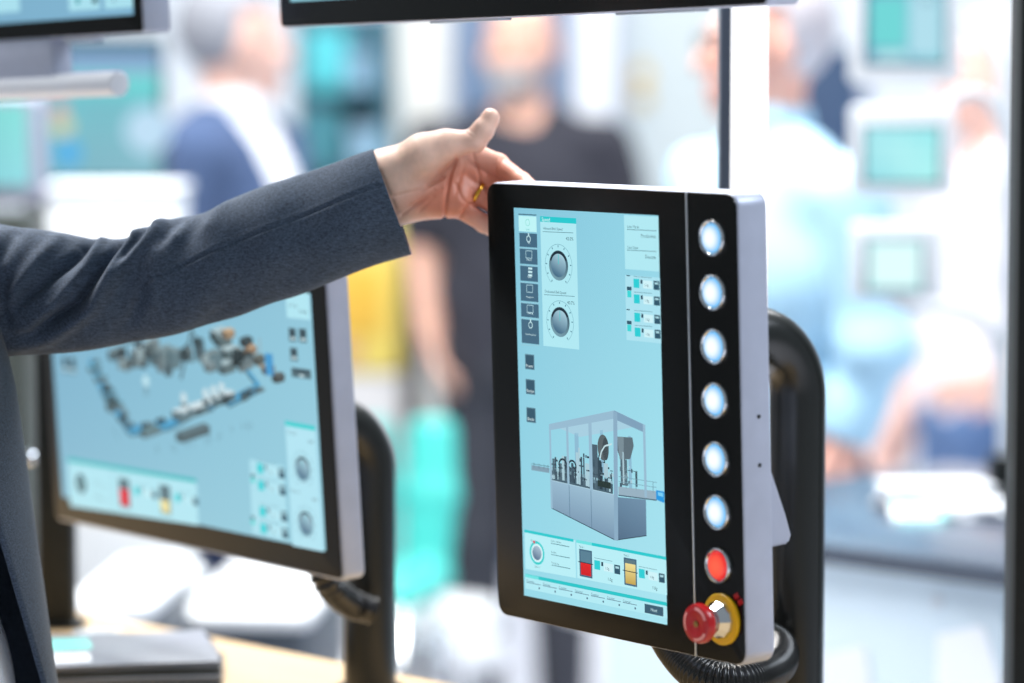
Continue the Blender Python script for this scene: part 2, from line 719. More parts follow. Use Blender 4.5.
# ---- the tall control panel in front
l_, r_, t_, b_ = 0.0394, 0.0959, 0.0215, 0.0226
PW, PH = 0.1935 + l_ + r_, 0.344 + t_ + b_
LEAN = math.radians(1.94)
sc_cam = (0.0670, -0.0602, 2.742)          # display centre, camera axes
ctr = CAMP + RIGHT * sc_cam[0] + UP * sc_cam[1] + FWD * sc_cam[2]
Rp = (Matrix.Rotation(YAW, 4, 'Z') @ Matrix.Rotation(LEAN, 4, 'X')).to_3x3()
org = ctr - Rp @ Vector((-PW / 2 + l_ + 0.1935 / 2, 0, b_ + 0.172))
panel, rect = make_panel('operator_panel', 'upright touch control panel with a column of lit push buttons beside the screen', 'control panel',
                         org, (LEAN, 0, YAW), PW, PH, 0.033, 0.0125, (l_, r_, t_, b_), 0.003)
# a hairline trim between display glass and button field
seam_x = 0.0
scr, A = screen_base(panel, rect, [(132, 196, 218), (146, 212, 230), (168, 228, 240), (150, 216, 232)])
sx, sz = A.loc(687.6, 250)
box('trim_strip', (sx - 0.0009, -0.0022, 0.0015), (sx + 0.0009, 0.0, PH - 0.0015), M_silver, panel, 0.0003)


def ui_small_block(A, x, y, dx, slope, w=26.0, h=9.0, k=1.0):
    """one setting row: teal key, dark mark, value field, dark key"""
    A.rect((x, y), (x + 6 * k, y + (9 + 6 * slope) * k), (40, 205, 212), 4)
    A.rect((x + 7 * k, y + (0.5 + 7 * slope) * k), (x + 9 * k, y + (4.5 + 9 * slope) * k), (30, 60, 80), 4)
    A.rect((x + 9.5 * k, y + (1 + 9 * slope) * k), (x + 19 * k, y + (9 + 19 * slope) * k), (206, 242, 248), 3)
    A.text((x + 11 * k, y + (5.5 + 14 * slope) * k), '1.0g', 0.0032 * k, (60, 96, 112), 5)
    A.rect((x + 20 * k, y + (0.5 + 20 * slope) * k), (x + 26 * k, y + (9.5 + 26 * slope) * k), (44, 84, 104), 4)
    A.rect((x + 21.2 * k, y + (2 + 21 * slope) * k), (x + 24.8 * k, y + (4 + 25 * slope) * k), (170, 214, 224), 5)
    A.line((x, y - 2.2 * k), (x + 18 * k, y + (-2.2 + 18 * slope) * k), 0.0004, (84, 130, 146), 4)


DK, LT, TEAL = (66, 104, 128), (176, 232, 242), (34, 200, 206)
# navigation column
A.rect((518.5, 213.6), (536.4, 215.6), (52, 92, 112), 2)
A.rect((518.6, 215.6), (536.8, 232.2), (190, 244, 246), 2)
A.ring((527.8, 222.5), 0.0026, 0.0031, (120, 214, 200), 4)
A.text((527.9, 229.3), 'Line', 0.0030, (100, 190, 190), 4, 'CENTER')
ys = [232.4, 248.2, 265.3, 282.4, 302.6, 318.6, 345.0]
caps = ['Set', 'Home', 'Recipe\nData', 'Process\nManagement', 'Analog', 'User Management']
for i in range(6):
    y0, y1 = ys[i], ys[i + 1]
    dx = (y0 - 215) * 0.0225
    A.rect((519 + dx, y0 + 0.3), (537.0 + dx, y1 - 0.4), DK, 2)
    A.line((519 + dx, y1 - 0.1), (537 + dx + .3, y1 + 0.5), 0.0005, (150, 196, 210), 3)
    c = (528.3 + dx, y0 + 6.5)
    if i in (0, 5):
        A.ring(c, 0.0022, 0.0030, (196, 232, 238), 4)
        A.rect((c[0] - .5, c[1] - 6.0), (c[0] + .7, c[1] - 2.5), (196, 232, 238), 4)
    elif i == 2:
        for q in range(3):
            A.rect((c[0] - 1.0, c[1] - 4.5 + 3.4 * q), (c[0] + 3.0, c[1] - 2.1 + 3.4 * q), (196, 232, 238), 4)
    else:
        for (a, b) in (((-3, -4), (3, -3.7)), ((3, -3.7), (3, 3.6)), ((3, 3.6), (-3, 3.2)), ((-3, 3.2), (-3, -4))):
            A.line((c[0] + a[0], c[1] + a[1]), (c[0] + b[0], c[1] + b[1]), 0.0006, (176, 214, 226), 4)
    A.text((528.6 + dx, y1 - (5.5 if i < 5 else 10.5)), caps[i].split('\n')[-1], 0.0028 if i not in (3, 5) else 0.0021, (206, 236, 242), 5, 'CENTER')
# speed card with two dials
A.rect((540.2, 217), (579.3, 349.6), LT, 2)
A.rect((540.2, 216.2), (576.4, 223.8), TEAL, 3)
A.text((541.8, 219.4), 'Speed', 0.0048, (220, 250, 250), 5)
A.text((543.3, 228.2), 'Inbound Belt Speed', 0.0034, (52, 92, 108), 4)
A.line((543, 231.6), (573.4, 232.9), 0.0005, (84, 130, 146), 4)
A.text((573.5, 239.2), '42.0%', 0.0042, (36, 70, 84), 4, 'RIGHT')
dial(A, (558.7, 265.5), 0.0121)
A.text((544.6, 291.2), 'Outbound Belt Speed', 0.0034, (52, 92, 108), 4)
A.line((544.4, 294.6), (574.8, 296.4), 0.0005, (84, 130, 146), 4)
A.text((574.8, 303.4), '40.7%', 0.0042, (36, 70, 84), 4, 'RIGHT')
dial(A, (560.2, 322.0), 0.0121)
for y0, x0, tx in ((353.8, 525.0, 'Power'), (378.8, 525.7, 'Recipe'), (407.0, 526.4, 'Bottle')):
    A.rect((x0, y0), (x0 + 9.6, y0 + 16.2), (86, 124, 142), 2)
    A.rect((x0 + .8, y0 + 1.2), (x0 + 8.8, y0 + 15), (50, 86, 106), 3)
    A.text((x0 + 4.8, y0 + 12.2), tx, 0.0038, (222, 244, 248), 5, 'CENTER')
# line mode card
A.rect((624.0, 215.0), (659.6, 271.6), LT, 2)
for ty, a, b in ((226.6, 'Line Mode', 'Production'), (247.3, 'Line State', 'Execute')):
    A.text((627.4, ty), a, 0.0036, (70, 110, 124), 4)
    A.line((627.2, ty + 2.8), (656.4, ty + 4.2), 0.0005, (70, 116, 132), 4)
    A.text((656.0, ty + 10.2), b, 0.0042, (48, 84, 98), 4, 'RIGHT')
# level card
A.rect((625.2, 275), (661.4, 343.5), (172, 226, 240), 2)
for y0 in (278.6, 294.2, 312.6, 327.4):
    ui_small_block(A, 633.6 + (y0 - 278) * .025, y0, 0, 0.08)
for y0 in (286.5, 320.5):
    A.rect((627.0, y0), (631.8, y0 + 4), (44, 84, 104), 4)
    A.rect((627.4, y0 + 4), (631.6, y0 + 11), (60, 214, 214), 4)
    A.line((626.8, y0 - 11), (630, y0 - 10.8), 0.0009, (40, 70, 90), 4)

# machine picture
P1, P2, P3, P4 = (150, 186, 208), (126, 160, 186), (98, 130, 156), (60, 82, 96)
A.quad([(549.5, 424), (614.5, 410.3), (645.4, 425), (580, 437)], (166, 206, 224), 2)
A.quad([(549.4, 424.0), (614.6, 410.4), (614.6, 418.6), (549.4, 430.4)], P1, 7)
A.quad([(614.6, 410.4), (645.6, 425.2), (645.6, 433.0), (614.6, 419)], P2, 7)
for x, w, y0, y1 in ((574.5, 4, 433, 466), (600, 3, 430, 476), (628, 3, 436, 490)):
    A.quad([(x, y0), (x + w, y0), (x + w + (y1 - y0) * .024, y1), (x + (y1 - y0) * .024, y1)], (140, 186, 210), 2)
# machine interior: conveyors, fillers, reel, tank
rr_ = random.Random(3)
A.quad([(551, 470), (613, 484), (613, 494), (551, 480.5)], (72, 98, 112), 3)
A.quad([(551, 467), (613, 481), (613, 484), (551, 470)], (150, 190, 204), 4)
for i in range(26):
    x = 552.5 + i * 2.35
    yb = 470 + (x - 551) * .24
    hgt = rr_.choice([7, 12, 9, 17, 14]) * (1.0 if x < 575 else 1.7)
    hgt = min(hgt, yb - 438)
    wd = rr_.choice([0.8, 1.4, 2.2])
    A.rect((x, yb - hgt), (x + wd + hgt * .024 + .35, yb + 8), rr_.choice([P4, (82, 106, 120), (40, 60, 72), (170, 204, 216)]), 4 if i % 2 else 5)
    if i % 3 == 0:
        A.rect((x - 1.4, yb - hgt * .6), (x + 3.4, yb - hgt * .6 + 2.2), rr_.choice([P4, (44, 62, 74)]), 5)
for i in range(60):
    x = 552 + rr_.random() * 60
    yb = 448 + (x - 551) * .12 + rr_.random() * 28
    if x < 572 and yb < 458:
        continue
    A.rect((x, yb), (x + rr_.uniform(.8, 3.2), yb + rr_.uniform(1.2, 4.5)), rr_.choice([P4, (82, 106, 120), (40, 60, 72), (170, 204, 216), (104, 134, 150)]), 5)
for i in range(16):
    x = 619 + rr_.random() * 14
    yb = 462 + rr_.random() * 22
    A.rect((x, yb), (x + rr_.uniform(.8, 2.6), yb + rr_.uniform(1.5, 5)), rr_.choice([P4, (96, 124, 138), (170, 204, 216)]), 5)
for cx, cy in ((563, 465), (572.5, 466.5)):
    A.ring((cx, cy), 0.0042, 0.0060, (40, 58, 70), 6, -10, 190, 14)
    A.rect((cx - 3.8, cy), (cx - 2.4, cy + 12), (40, 58, 70), 6)
    A.rect((cx + 2.6, cy), (cx + 3.9, cy + 13), (40, 58, 70), 6)
xr, zr = A.loc(603.4, 447.5)
A.poly([(xr + 0.0075 * math.cos(t / 20 * 2 * math.pi), zr + 0.0112 * math.sin(t / 20 * 2 * math.pi)) for t in range(20)], (88, 100, 104), 6)
A.poly([(xr + 0.0032 + 0.0042 * math.cos(t / 16 * 2 * math.pi), zr - .001 + 0.0098 * math.sin(t / 16 * 2 * math.pi)) for t in range(16)], (58, 70, 76), 6)
for a, b in (((612, 444), (605, 446)), ((605, 446), (601.5, 452)), ((601.5, 452), (600.5, 458))):
    A.line(a, b, 0.0014, (196, 226, 232), 7)
A.rect((591.8, 444), (598.3, 478), (74, 96, 110), 5)
A.rect((598, 460), (601, 480), (50, 70, 82), 5)
A.quad([(598, 480), (611, 482.6), (611, 489), (598, 486)], (36, 54, 52), 6)
A.rect((604, 463), (608.5, 478), (168, 200, 212), 6)
A.quad([(617.5, 436.5), (632.6, 437.5), (634, 446), (630.5, 459), (621, 460), (617.5, 450)], (92, 110, 120), 5)
A.quad([(617.5, 436.5), (624, 437), (624, 460), (620, 459)], (120, 140, 150), 6)
A.rect((620.5, 459), (627.8, 486), (84, 108, 120), 5)
A.rect((628, 470), (637, 472), (64, 88, 100), 5)
A.rect((635.4, 471), (637.8, 487), (64, 88, 100), 5)
A.rect((622.5, 452), (624.8, 484), (172, 204, 216), 6)
# posts and cabinets
for x, w, y0, y1 in ((549.3, 1.8, 425, 508), (566.3, 2.2, 424, 484.6), (588.6, 3.2, 420, 490), (643.2, 2.4, 425, 497)):
    A.quad([(x, y0), (x + w, y0 - w * .2), (x + w + (y1 - y0) * .024, y1 + w * .3), (x + (y1 - y0) * .024, y1)], P1, 8)
A.quad([(550.6, 479.8), (614.4, 494.5), (615.2, 540.0), (551.8, 508.0)], P1, 6, [(150, 184, 206), (158, 192, 212), (120, 150, 176), (130, 160, 184)])
A.line((569.4, 485), (570.2, 517), 0.0007, (90, 124, 150), 7)
A.line((591.2, 490), (592.0, 528), 0.0007, (90, 124, 150), 7)
A.line((550.6, 480), (614.4, 494.6), 0.0006, (176, 210, 226), 7)
A.line((551.8, 508), (615.4, 540), 0.0008, (52, 74, 90), 7)
A.quad([(616.4, 497), (646.2, 499.5), (646.8, 535.4), (617, 540)], P3, 6, [(104, 136, 162), (112, 144, 170), (94, 124, 150), (80, 108, 134)])
A.quad([(613.6, 411), (617.6, 412.5), (618.6, 540), (614.6, 540.4)], (138, 172, 196), 8)
A.line((616.9, 540), (646.8, 535.6), 0.0008, (52, 74, 90), 7)
# conveyors leaving the cabinet
A.quad([(531.6, 465), (549.5, 468), (549.5, 473), (531.8, 470)], (128, 158, 176), 5)
for x in (534, 539, 544, 548):
    A.rect((x, 462 + (x - 531) * .16), (x + .5, 467 + (x - 531) * .16), (70, 100, 116), 6)
A.line((531.6, 463.6), (549.5, 466.6), 0.0005, (80, 110, 126), 6)
A.quad([(618.8, 486.5), (657, 491.2), (657, 499.6), (618.8, 495)], (150, 176, 192), 7)
A.line((618.8, 495.2), (657, 500.2), 0.001, (70, 98, 116), 8)
for y in (476.5, 481.5):
    A.line((619, y), (657, y + 6), 0.0005, (120, 160, 178), 7)
for x in (626, 636, 646, 653):
    A.rect((x, 476 + (x - 619) * .17), (x + .7, 488 + (x - 619) * .14), (96, 132, 150), 7)
A.quad([(656.4, 490), (664.4, 491.5), (664.6, 503), (656.6, 499.5)], (30, 150, 224), 8)
A.quad([(658.4, 492), (663.4, 493), (663.4, 497), (658.4, 495.4)], (120, 206, 244), 9)

# lower cards
A.quad([(524.6, 530.4), (575.2, 540.6), (576.2, 578.0), (525.6, 568.8)], (184, 238, 246), 2)
A.quad([(524.4, 529.4), (573.6, 539.2), (573.6, 542.0), (524.5, 532.2)], TEAL, 3)
A.text((531, 540.4), 'Filling level', 0.0022, (70, 110, 124), 4)
A.ring((537.2, 553), 0.0083, 0.0104, (44, 206, 206), 4, 0, 360, 36)
A.disc((537.2, 553), 0.0080, (220, 246, 250), 3)
A.disc((537.2, 553), 0.0064, (172, 196, 214), 5, (86, 112, 140))
A.disc((534.3, 541.9), 0.0014, (226, 40, 60), 6)
A.text((537.4, 567.0), 'Station 1', 0.0022, (80, 120, 132), 4, 'CENTER')
for (x, y, tx) in ((551, 540.8, 'Order number'), (551.4, 552.0, 'Bottles'), (551.8, 562.6, 'Remaining')):
    A.text((x, y), tx, 0.0024, (70, 110, 124), 4)
    A.line((x, y + 2.4), (x + 18.5, y + 6.0), 0.0006, (70, 120, 136), 4)
A.quad([(576.4, 541.2), (666.2, 558.6), (667.2, 595.2), (577.4, 578.0)], (184, 238, 246), 2)
A.quad([(576.4, 539.6), (666.2, 556.8), (666.2, 560.0), (576.4, 542.6)], TEAL, 3)
A.quad([(576.4, 539.6), (592, 542.6), (592, 545.6), (576.4, 542.6)], (110, 226, 226), 4)
for (x, y, c1, c2, c3, frac, tx) in ((579.2, 548.6, (88, 128, 148), (226, 34, 38), (206, 28, 34), .47, 'Tank 1'),
                                     (623.8, 557.2, (92, 120, 128), (238, 222, 150), (196, 164, 80), .16, 'Tank 2')):
    A.text((x, y - 2.2), tx, 0.0026, (40, 76, 92), 4)
    A.quad([(x, y), (x + 12.8, y + 2.4), (x + 13.4, y + 30.0), (x + .8, y + 27.4)], (66, 104, 128), 3)
    A.quad([(x + 1.3, y + 1.8), (x + 11.7, y + 3.8), (x + 12.2, y + 28), (x + 2.0, y + 25.8)], c1, 4)
    yy = y + 1.8 + 24.2 * frac
    A.quad([(x + 1.5, yy), (x + 11.9, yy + 2.0), (x + 12.2, y + 28), (x + 2.0, y + 25.8)], c2, 5, [c2, c2, c3, c3])
    A.line((x - .8, y + 12.8), (x + 14.2, y + 16.0), 0.0007, (20, 40, 50), 6)
    ui_small_block(A, x + 15.2, y + 11.3, 0, 0.2)
    A.text((x + 28.5, y + 30.5), '1.0g', 0.0040, (48, 84, 98), 4)
A.quad([(525.4, 573.6), (666.8, 602.4), (667.0, 606.0), (525.4, 577.0)], (36, 196, 200), 3)
A.quad([(525.4, 577.0), (667.0, 606.0), (667.4, 618.4), (525.4, 588.4)], (178, 234, 244), 2)
A.quad([(525.4, 574.0), (539, 576.8), (539, 579.6), (525.4, 577)], (110, 226, 226), 4)
for i in range(7):
    x = 527 + i * 16
    y = 580.6 + i * 3.35
    A.text((x, y), 'Counter', 0.0031, (84, 118, 140), 4)
    A.line((x, y + 1.6), (x + 14, y + 4.4), 0.0006, (96, 130, 152), 4)
    A.disc((x + 12.4, y + 7.6), 0.0010, (70, 104, 130), 4)
A.quad([(644.8, 603.6), (663.4, 607.4), (663.6, 616.6), (645, 612.6)], (56, 92, 112), 5)
A.text((654.2, 610.2), 'Next', 0.0040, (200, 232, 240), 6, 'CENTER')
A.done('screen_picture', scr)

# ---- push buttons and emergency stop
ring_me = lathe([(0.0152, 0.0), (0.0152, -0.0026), (0.0146, -0.0038), (0.0132, -0.0040), (0.0120, -0.0028), (0.0116, -0.001)], 40)


def lens_mesh(cc, ce):
    prof = [(0.0114, -0.0006), (0.0114, -0.0026), (0.0108, -0.0036), (0.0092, -0.0042), (0.0068, -0.0046), (0.003, -0.0049), (0.0004, -0.0050)]
    me = lathe(prof, 36)
    co = np.zeros(len(me.vertices) * 3)
    me.vertices.foreach_get('co', co)
    r = np.hypot(co[0::3], co[2::3])
    t = np.clip((r - .0045) / .0068, 0, 1)[:, None] ** 1.3
    vcol(me, np.array(s2l(cc)[:3]) * (1 - t) + np.array(s2l(ce)[:3]) * t)
    return me


M_lens = attr_mat('lit_button_lens', 1.05, 0.3)
A2 = Art(panel, -0.0012)
for px, py in ((713.0, 237.8), (713.9, 292.3), (715.1, 346.3), (716.0, 400), (716.9, 458.8), (718.0, 511.9), (719.2, 565.2)):
    red = py > 560
    x, z = A2.loc(px + 0.6, py)
    b = link('push_button', ring_me if py < 240 else ring_me.copy(), M_chrome, panel, 30)
    b.location = (x, -0.0012, z)
    if red:
        b['label'] = 'red lit push button'
    lo = link('button_lens', lens_mesh((255, 92, 62), (226, 30, 34)) if red else lens_mesh((250, 255, 255), (112, 190, 244)), M_lens, b, 40)
x, z = A2.loc(722.6, 619.0)
es = link('emergency_stop', lathe([(0.0215, 0), (0.0215, -0.0022), (0.0208, -0.003), (0.0135, -0.003)], 44), M_yellow, panel, 30)
es.location = (x, -0.0012, z)
es['label'] = 'red mushroom emergency stop on a yellow ring'
link('collar', lathe([(0.0162, -0.003), (0.0156, -0.0062), (0.0122, -0.0118), (0.0112, -0.0135), (0.0098, -0.0138), (0.0098, -0.0165)], 12), M_chrome, es, 20)
link('mushroom_head', lathe([(0.0085, -0.019), (0.0092, -0.0215), (0.0150, -0.0245), (0.0166, -0.0275), (0.0166, -0.0305), (0.0156, -0.0335),
                             (0.0120, -0.0345), (0.0085, -0.0338), (0.0035, -0.0330), (0.0005, -0.0330)], 40), M_red, es, 35)
es_head = es.children[-1]
for v in es_head.data.vertices:
    v.co.y = v.co.y + 0.0042
mwm = mat('white_arrow_print', (226, 150, 150), 0.4)
for k in range(3):
    bm = bmesh.new()
    a0 = math.radians(20 + 120 * k)
    vsq = []
    for i in range(9):
        t = a0 + math.radians(70) * i / 8
        vsq.append([bm.verts.new((r * math.cos(t), -0.03042 + (0.0006 if r > .0132 else 0), r * math.sin(t))) for r in (0.0118, 0.0142)])
    for i in range(8):
        bm.faces.new([vsq[i][0], vsq[i][1], vsq[i + 1][1], vsq[i + 1][0]])
    link('arrow_mark', fix(bm), mwm, es, True)
link('lock_pin', lathe([(0.0026, -0.0283), (0.0026, -0.0296), (0.0014, -0.0300)], 16), mat('brass_pin', (150, 120, 70), 0.4, 0.8), es, 30)
for dx, dz in ((-0.0035, 0.0030), (0.0012, -0.0012)):
    x, z = A2.loc(739.4, 600.4)
    o = box('red_print', (-0.0030, -0.0003, -0.0022), (0.0030, 0.0, 0.0022), M_red, panel, 0.0001)
    o.location = (x + dx, -0.0012, z + dz)
    o.rotation_euler = (0, math.radians(-30), 0)
# screws in the side of the housing
for zz in (0.165, 0.205):
    s_ = link('side_screw', lathe([(0.0017, 0.0), (0.0017, -0.0006), (0.0009, -0.0006)], 12, 'x'), M_blackmetal, panel, 30)
    s_.rotation_euler = (0, 0, math.pi)
    s_.location = (PW / 2, 0.019, zz)
# wedge-shaped rear housing and the mount
bm = bmesh.new()
prof = [(0.033, 0.093), (0.033, 0.182), (0.056, 0.118), (0.0635, 0.101), (0.060, 0.094)]
fr = [bm.verts.new((PW / 2 - 0.010, y, z)) for y, z in prof]
bk = [bm.verts.new((-PW / 2 + 0.08, y, z)) for y, z in prof]
bm.faces.new(fr)
bm.faces.new(list(reversed(bk)))
for i in range(len(prof)):
    j = (i + 1) % len(prof)
    bm.faces.new([fr[i], bk[i], bk[j], fr[j]])
bmesh.ops.bevel(bm, geom=list(bm.edges), offset=0.002, segments=2, affect='EDGES')
link('rear_cover', fix(bm), M_alu, panel, 40)


def cane_stand(label, axis_px, d, py_top, R, r, foot_z, reach, group=None, hose_pts=None, hose_r=0.02, pitch=0.0052, carry=None):
    """bent round tube that rises from the counter and bows over towards the back of a screen"""
    base = at(axis_px, 300, d)
    rt = root('support_stand', label, 'stand', (base.x, base.y, foot_z), (0, 0, 0), group)
    top = at(axis_px, py_top, d).z
    pts = [(0, 0, z) for z in np.linspace(0, top - R - r - foot_z, 12)]
    cz = top - r - R - foot_z
    for a in np.linspace(0, 90, 19)[1:]:
        a = math.radians(a)
        h = R * (1 - math.cos(a))
        pts.append((NV.x * h, NV.y * h, cz + R * math.sin(a)))
    if carry is not None:
        cr, cT, cl = carry
        zc = cz + R + foot_z - cr.location.z
        reach = -(Vector((base.x, base.y, 0)) - cr.location.to_2d().to_3d()).dot(NV) - R - cT + math.tan(cl) * zc - 0.0055
    h = R + reach
    pts.append((NV.x * (R + reach / 2), NV.y * (R + reach / 2), cz + R))
    pts.append((NV.x * h, NV.y * h, cz + R))
    link('tube', sweep(pts, r, 36), M_tube, rt, 40)
    link('base_flange', lathe([(r * 1.3, 0), (r * 1.3, 0.004), (r * 1.25, 0.005), (r * 1.02, 0.006)], 36, 'z'), M_blackmetal, rt, 30)
    plate_h = 0.05
    Mx = Matrix.Translation((NV.x * h, NV.y * h, cz + R)) @ Matrix.Rotation(YAW, 4, 'Z')
    box('mount_block', (-0.035, -0.004, -0.045), (0.035, 0.022, 0.045), M_blackmetal, rt, 0.004, Mx)
    if hose_pts:
        o = Vector((base.x, base.y, foot_z))
        path = smooth_path([p - o for p in hose_pts], 420)
        seg = np.r_[0, np.cumsum(np.linalg.norm(np.diff(path, axis=0), axis=1))]
        n = int(seg[-1] / pitch * 6)
        u = np.linspace(0, seg[-1], n)
        path = np.stack([np.interp(u, seg, path[:, i]) for i in range(3)], 1)
        prof = 0.5 + 0.5 * np.cos(2 * np.pi * u / pitch)
        link('cable_hose', sweep(path, hose_r * (0.82 + 0.18 * prof ** 0.7), 28), M_rubber, rt, True)
    return rt


hp = [at(735, 622, 2.93), at(760, 634, 2.93), at(779, 650, 2.90), at(774, 668, 2.83), at(742, 681, 2.76), at(704, 676, 2.76), at(674, 646, 2.81), at(655, 605, 2.86)]
cane_stand('thick black bent tube stand behind the upright button panel', 798, 2.935, 303, 0.060, 0.0262, 0.98, 0.055, 'bent tube stands', hp, 0.0176, 0.0042, carry=(panel, 0.033, LEAN))

# ---- the wide monitor behind the arm
PR, LW, w = span(55.5, 344.5, 582.5, 3.02)
LLEAN = math.radians(3.7)
LH = 0.2955
lroot = PR - WV * (LW / 2)
mon, lrect = make_panel('touch_monitor', 'wide landscape monitor under the raised arm showing a production line picture', 'monitor',
                        lroot, (LLEAN, 0, YAW), LW, LH, 0.025, 0.009, (0.021, 0.026, 0.022, 0.0275), 0.003, None,
                        mat('grey_black_front_glass', (34, 33, 31), 0.35, 0, 0.25), 0.0032)
lscr, B = screen_base(mon, lrect, [(120, 172, 200), (142, 196, 216), (150, 206, 222), (134, 186, 208)])
# production line picture: conveyors and machine blocks
BL = (72, 158, 200)


def iso(x, y, w_, h_, dpt, top, side, dark, lay):
    B.quad([(x, y), (x + w_, y - w_ * .34), (x + w_ + dpt, y - w_ * .34 + dpt * .55), (x + dpt, y + dpt * .55)], top, lay)
    B.quad([(x, y), (x + dpt, y + dpt * .55), (x + dpt, y + dpt * .55 + h_), (x, y + h_)], dark, lay)
    B.quad([(x + dpt, y + dpt * .55), (x + w_ + dpt, y - w_ * .34 + dpt * .55), (x + w_ + dpt, y - w_ * .34 + dpt * .55 + h_), (x + dpt, y + dpt * .55 + h_)], side, lay)


STE, SDK, SLT = (96, 122, 130), (66, 86, 92), (190, 214, 222)
for a, b, wd in (((90, 360), (104, 392), .010), ((104, 392), (118, 412), .011), ((118, 412), (130, 430), .009), ((130, 430), (170, 424), .009),
                 ((170, 424), (196, 410), .008), ((228, 402), (260, 386), .008), ((260, 386), (246, 368), .004), ((246, 368), (232, 352), .004)):
    B.line(a, b, wd, BL, 3)
    B.line((a[0], a[1] + 4), (b[0], b[1] + 4), wd * .6, (62, 96, 110), 2)
for x, y in ((98, 376), (108, 394), (92, 366), (114, 402)):
    iso(x - 4, y, 9, 5, 4, (110, 186, 214), STE, SDK, 4)
iso(106, 402, 10, 8, 5, (84, 118, 118), STE, SDK, 4)
for x, w_, h_ in ((108, 14, 9), (130, 14, 16), (150, 18, 14), (166, 10, 18), (180, 8, 10)):
    iso(x, 350, w_, h_, 5, SLT if x in (130, 180) else (130, 152, 156), STE, SDK, 4)
B.line((181, 379), (192, 330), .0035, SDK, 5)
B.line((192, 330), (206, 362), .0030, SDK, 5)
B.line((190, 362), (206, 356), .0022, STE, 5)
iso(204, 352, 12, 18, 6, (120, 140, 144), STE, SDK, 5)
for x, y in ((214, 335), (220, 348), (228, 352), (218, 362), (210, 330)):
    iso(x, y, 12, 10, 6, (176, 200, 206), (90, 110, 114), (54, 70, 74), 4)
for x, y, c in ((222, 330, (206, 176, 140)), (240, 338, (60, 76, 78)), (244, 346, (196, 164, 132)), (252, 356, (110, 118, 112)), (262, 366, (150, 140, 124)), (272, 374, (96, 104, 104))):
    iso(x, y, 8, 7, 5, c, tuple(int(v * .75) for v in c), tuple(int(v * .55) for v in c), 5)
B.line((236, 348), (282, 380), .006, (150, 142, 128), 4)
B.rect((265, 353), (274, 376), (64, 150, 204), 6)
B.rect((259, 338), (262, 362), (150, 176, 186), 4)
iso(172, 410, 34, 8, 8, (208, 226, 232), STE, SDK, 5)
iso(204, 398, 26, 8, 6, (206, 224, 230), STE, SDK, 5)
iso(176, 432, 28, 8, 6, STE, (78, 98, 104), SDK, 4)
iso(140, 430, 16, 6, 5, (100, 132, 136), STE, SDK, 4)
for x, y in ((184, 398), (206, 394), (214, 391), (222, 388)):
    B.disc((x, y), 0.006, (196, 220, 228), 7)
    B.rect((x - 3, y + 3), (x + 3, y + 9), SDK, 6)
for i in range(24):
    x = 105 + rr_.random() * 155
    y = 446 - (x - 150) * .26 + rr_.random() * 8 if x > 150 else 420 + rr_.random() * 20
    B.line((x, y), (x + .8, y + 7), .0009, (92, 124, 140), 3)
B.disc((146, 381), 0.006, (190, 228, 238), 4)
B.rect((143.5, 383), (148.5, 396), (120, 164, 182), 3)
for i in range(46):
    t = rr_.random()
    if i % 2:
        x, y = 92 + t * 36, 362 + t * 66
    else:
        x, y = 130 + t * 130, 428 - t * 42
    c = rr_.choice([STE, SDK, (120, 150, 160), (84, 140, 170), (48, 66, 72)])
    iso(x + rr_.uniform(-4, 2), y + rr_.uniform(-2, 5), rr_.uniform(3, 7), rr_.uniform(2, 4), 2.5, c, tuple(int(v * .8) for v in c), tuple(int(v * .6) for v in c), 6)
for i in range(40):
    x, y = 110 + rr_.random() * 135, 338 + rr_.random() * 26
    c = rr_.choice([STE, SDK, (140, 160, 166), (176, 200, 206), (48, 64, 68)])
    iso(x, y, rr_.uniform(3, 8), rr_.uniform(4, 12), 3, c, tuple(int(v * .8) for v in c), tuple(int(v * .6) for v in c), 6)
# side keys, cards
B.rect((285.4, 291), (310.6, 320), (176, 228, 240), 3)
B.text((288, 305), 'Line State', 0.0040, (80, 116, 130), 5)
B.text((308, 312), 'Execute', 0.0044, (60, 96, 110), 5, 'RIGHT')
for a, b in (((288.6, 327.6), (296.6, 342)), ((298.8, 328.2), (307, 343)), ((290, 347.4), (298, 361.4)), ((291.4, 367.4), (311.4, 379.4)), ((62, 356), (68, 373)), ((69.4, 357), (76, 374))):
    B.rect(a, b, (80, 108, 118), 3)
    B.rect((a[0] + 1.4, a[1] + 1.4), (b[0] - 1.4, b[1] - 5.5), (48, 70, 80), 4)
    B.rect(((a[0] + b[0]) / 2 - 2, b[1] - 5), ((a[0] + b[0]) / 2 + 3, b[1] - 2.2), (200, 224, 230), 5)
B.quad([(285.2, 422.6), (315.4, 428.0), (323.6, 551.8), (293.0, 545.6)], (176, 226, 240), 3)
B.quad([(285, 420.6), (315.2, 426), (315.5, 431), (285.3, 425.4)], (60, 206, 208), 4)
B.text((287.6, 432.4), 'Belt Speed', 0.0036, (80, 116, 130), 5)
B.text((314, 442.4), '42.0%', 0.0040, (60, 96, 110), 5, 'RIGHT')
B.text((291, 490.4), 'Belt Speed', 0.0036, (80, 116, 130), 5)
B.text((318, 500.6), '40.7%', 0.0040, (60, 96, 110), 5, 'RIGHT')
dial(B, (302.8, 469.4), 0.0118)
dial(B, (306.0, 524.2), 0.0118)
B.quad([(249.6, 459.0), (283.6, 466.0), (288.6, 541.6), (252.6, 533.0)], (170, 222, 236), 3)
for y0 in (463, 480, 506, 523):
    ui_small_block(B, 257.0 + (y0 - 463) * .06, y0, 0, 0.2, k=1.08)
for y0 in (474, 516):
    B.rect((251, y0), (255, y0 + 3.5), (48, 84, 100), 5)
    B.rect((251.2, y0 + 3.5), (255, y0 + 9), (70, 214, 210), 5)
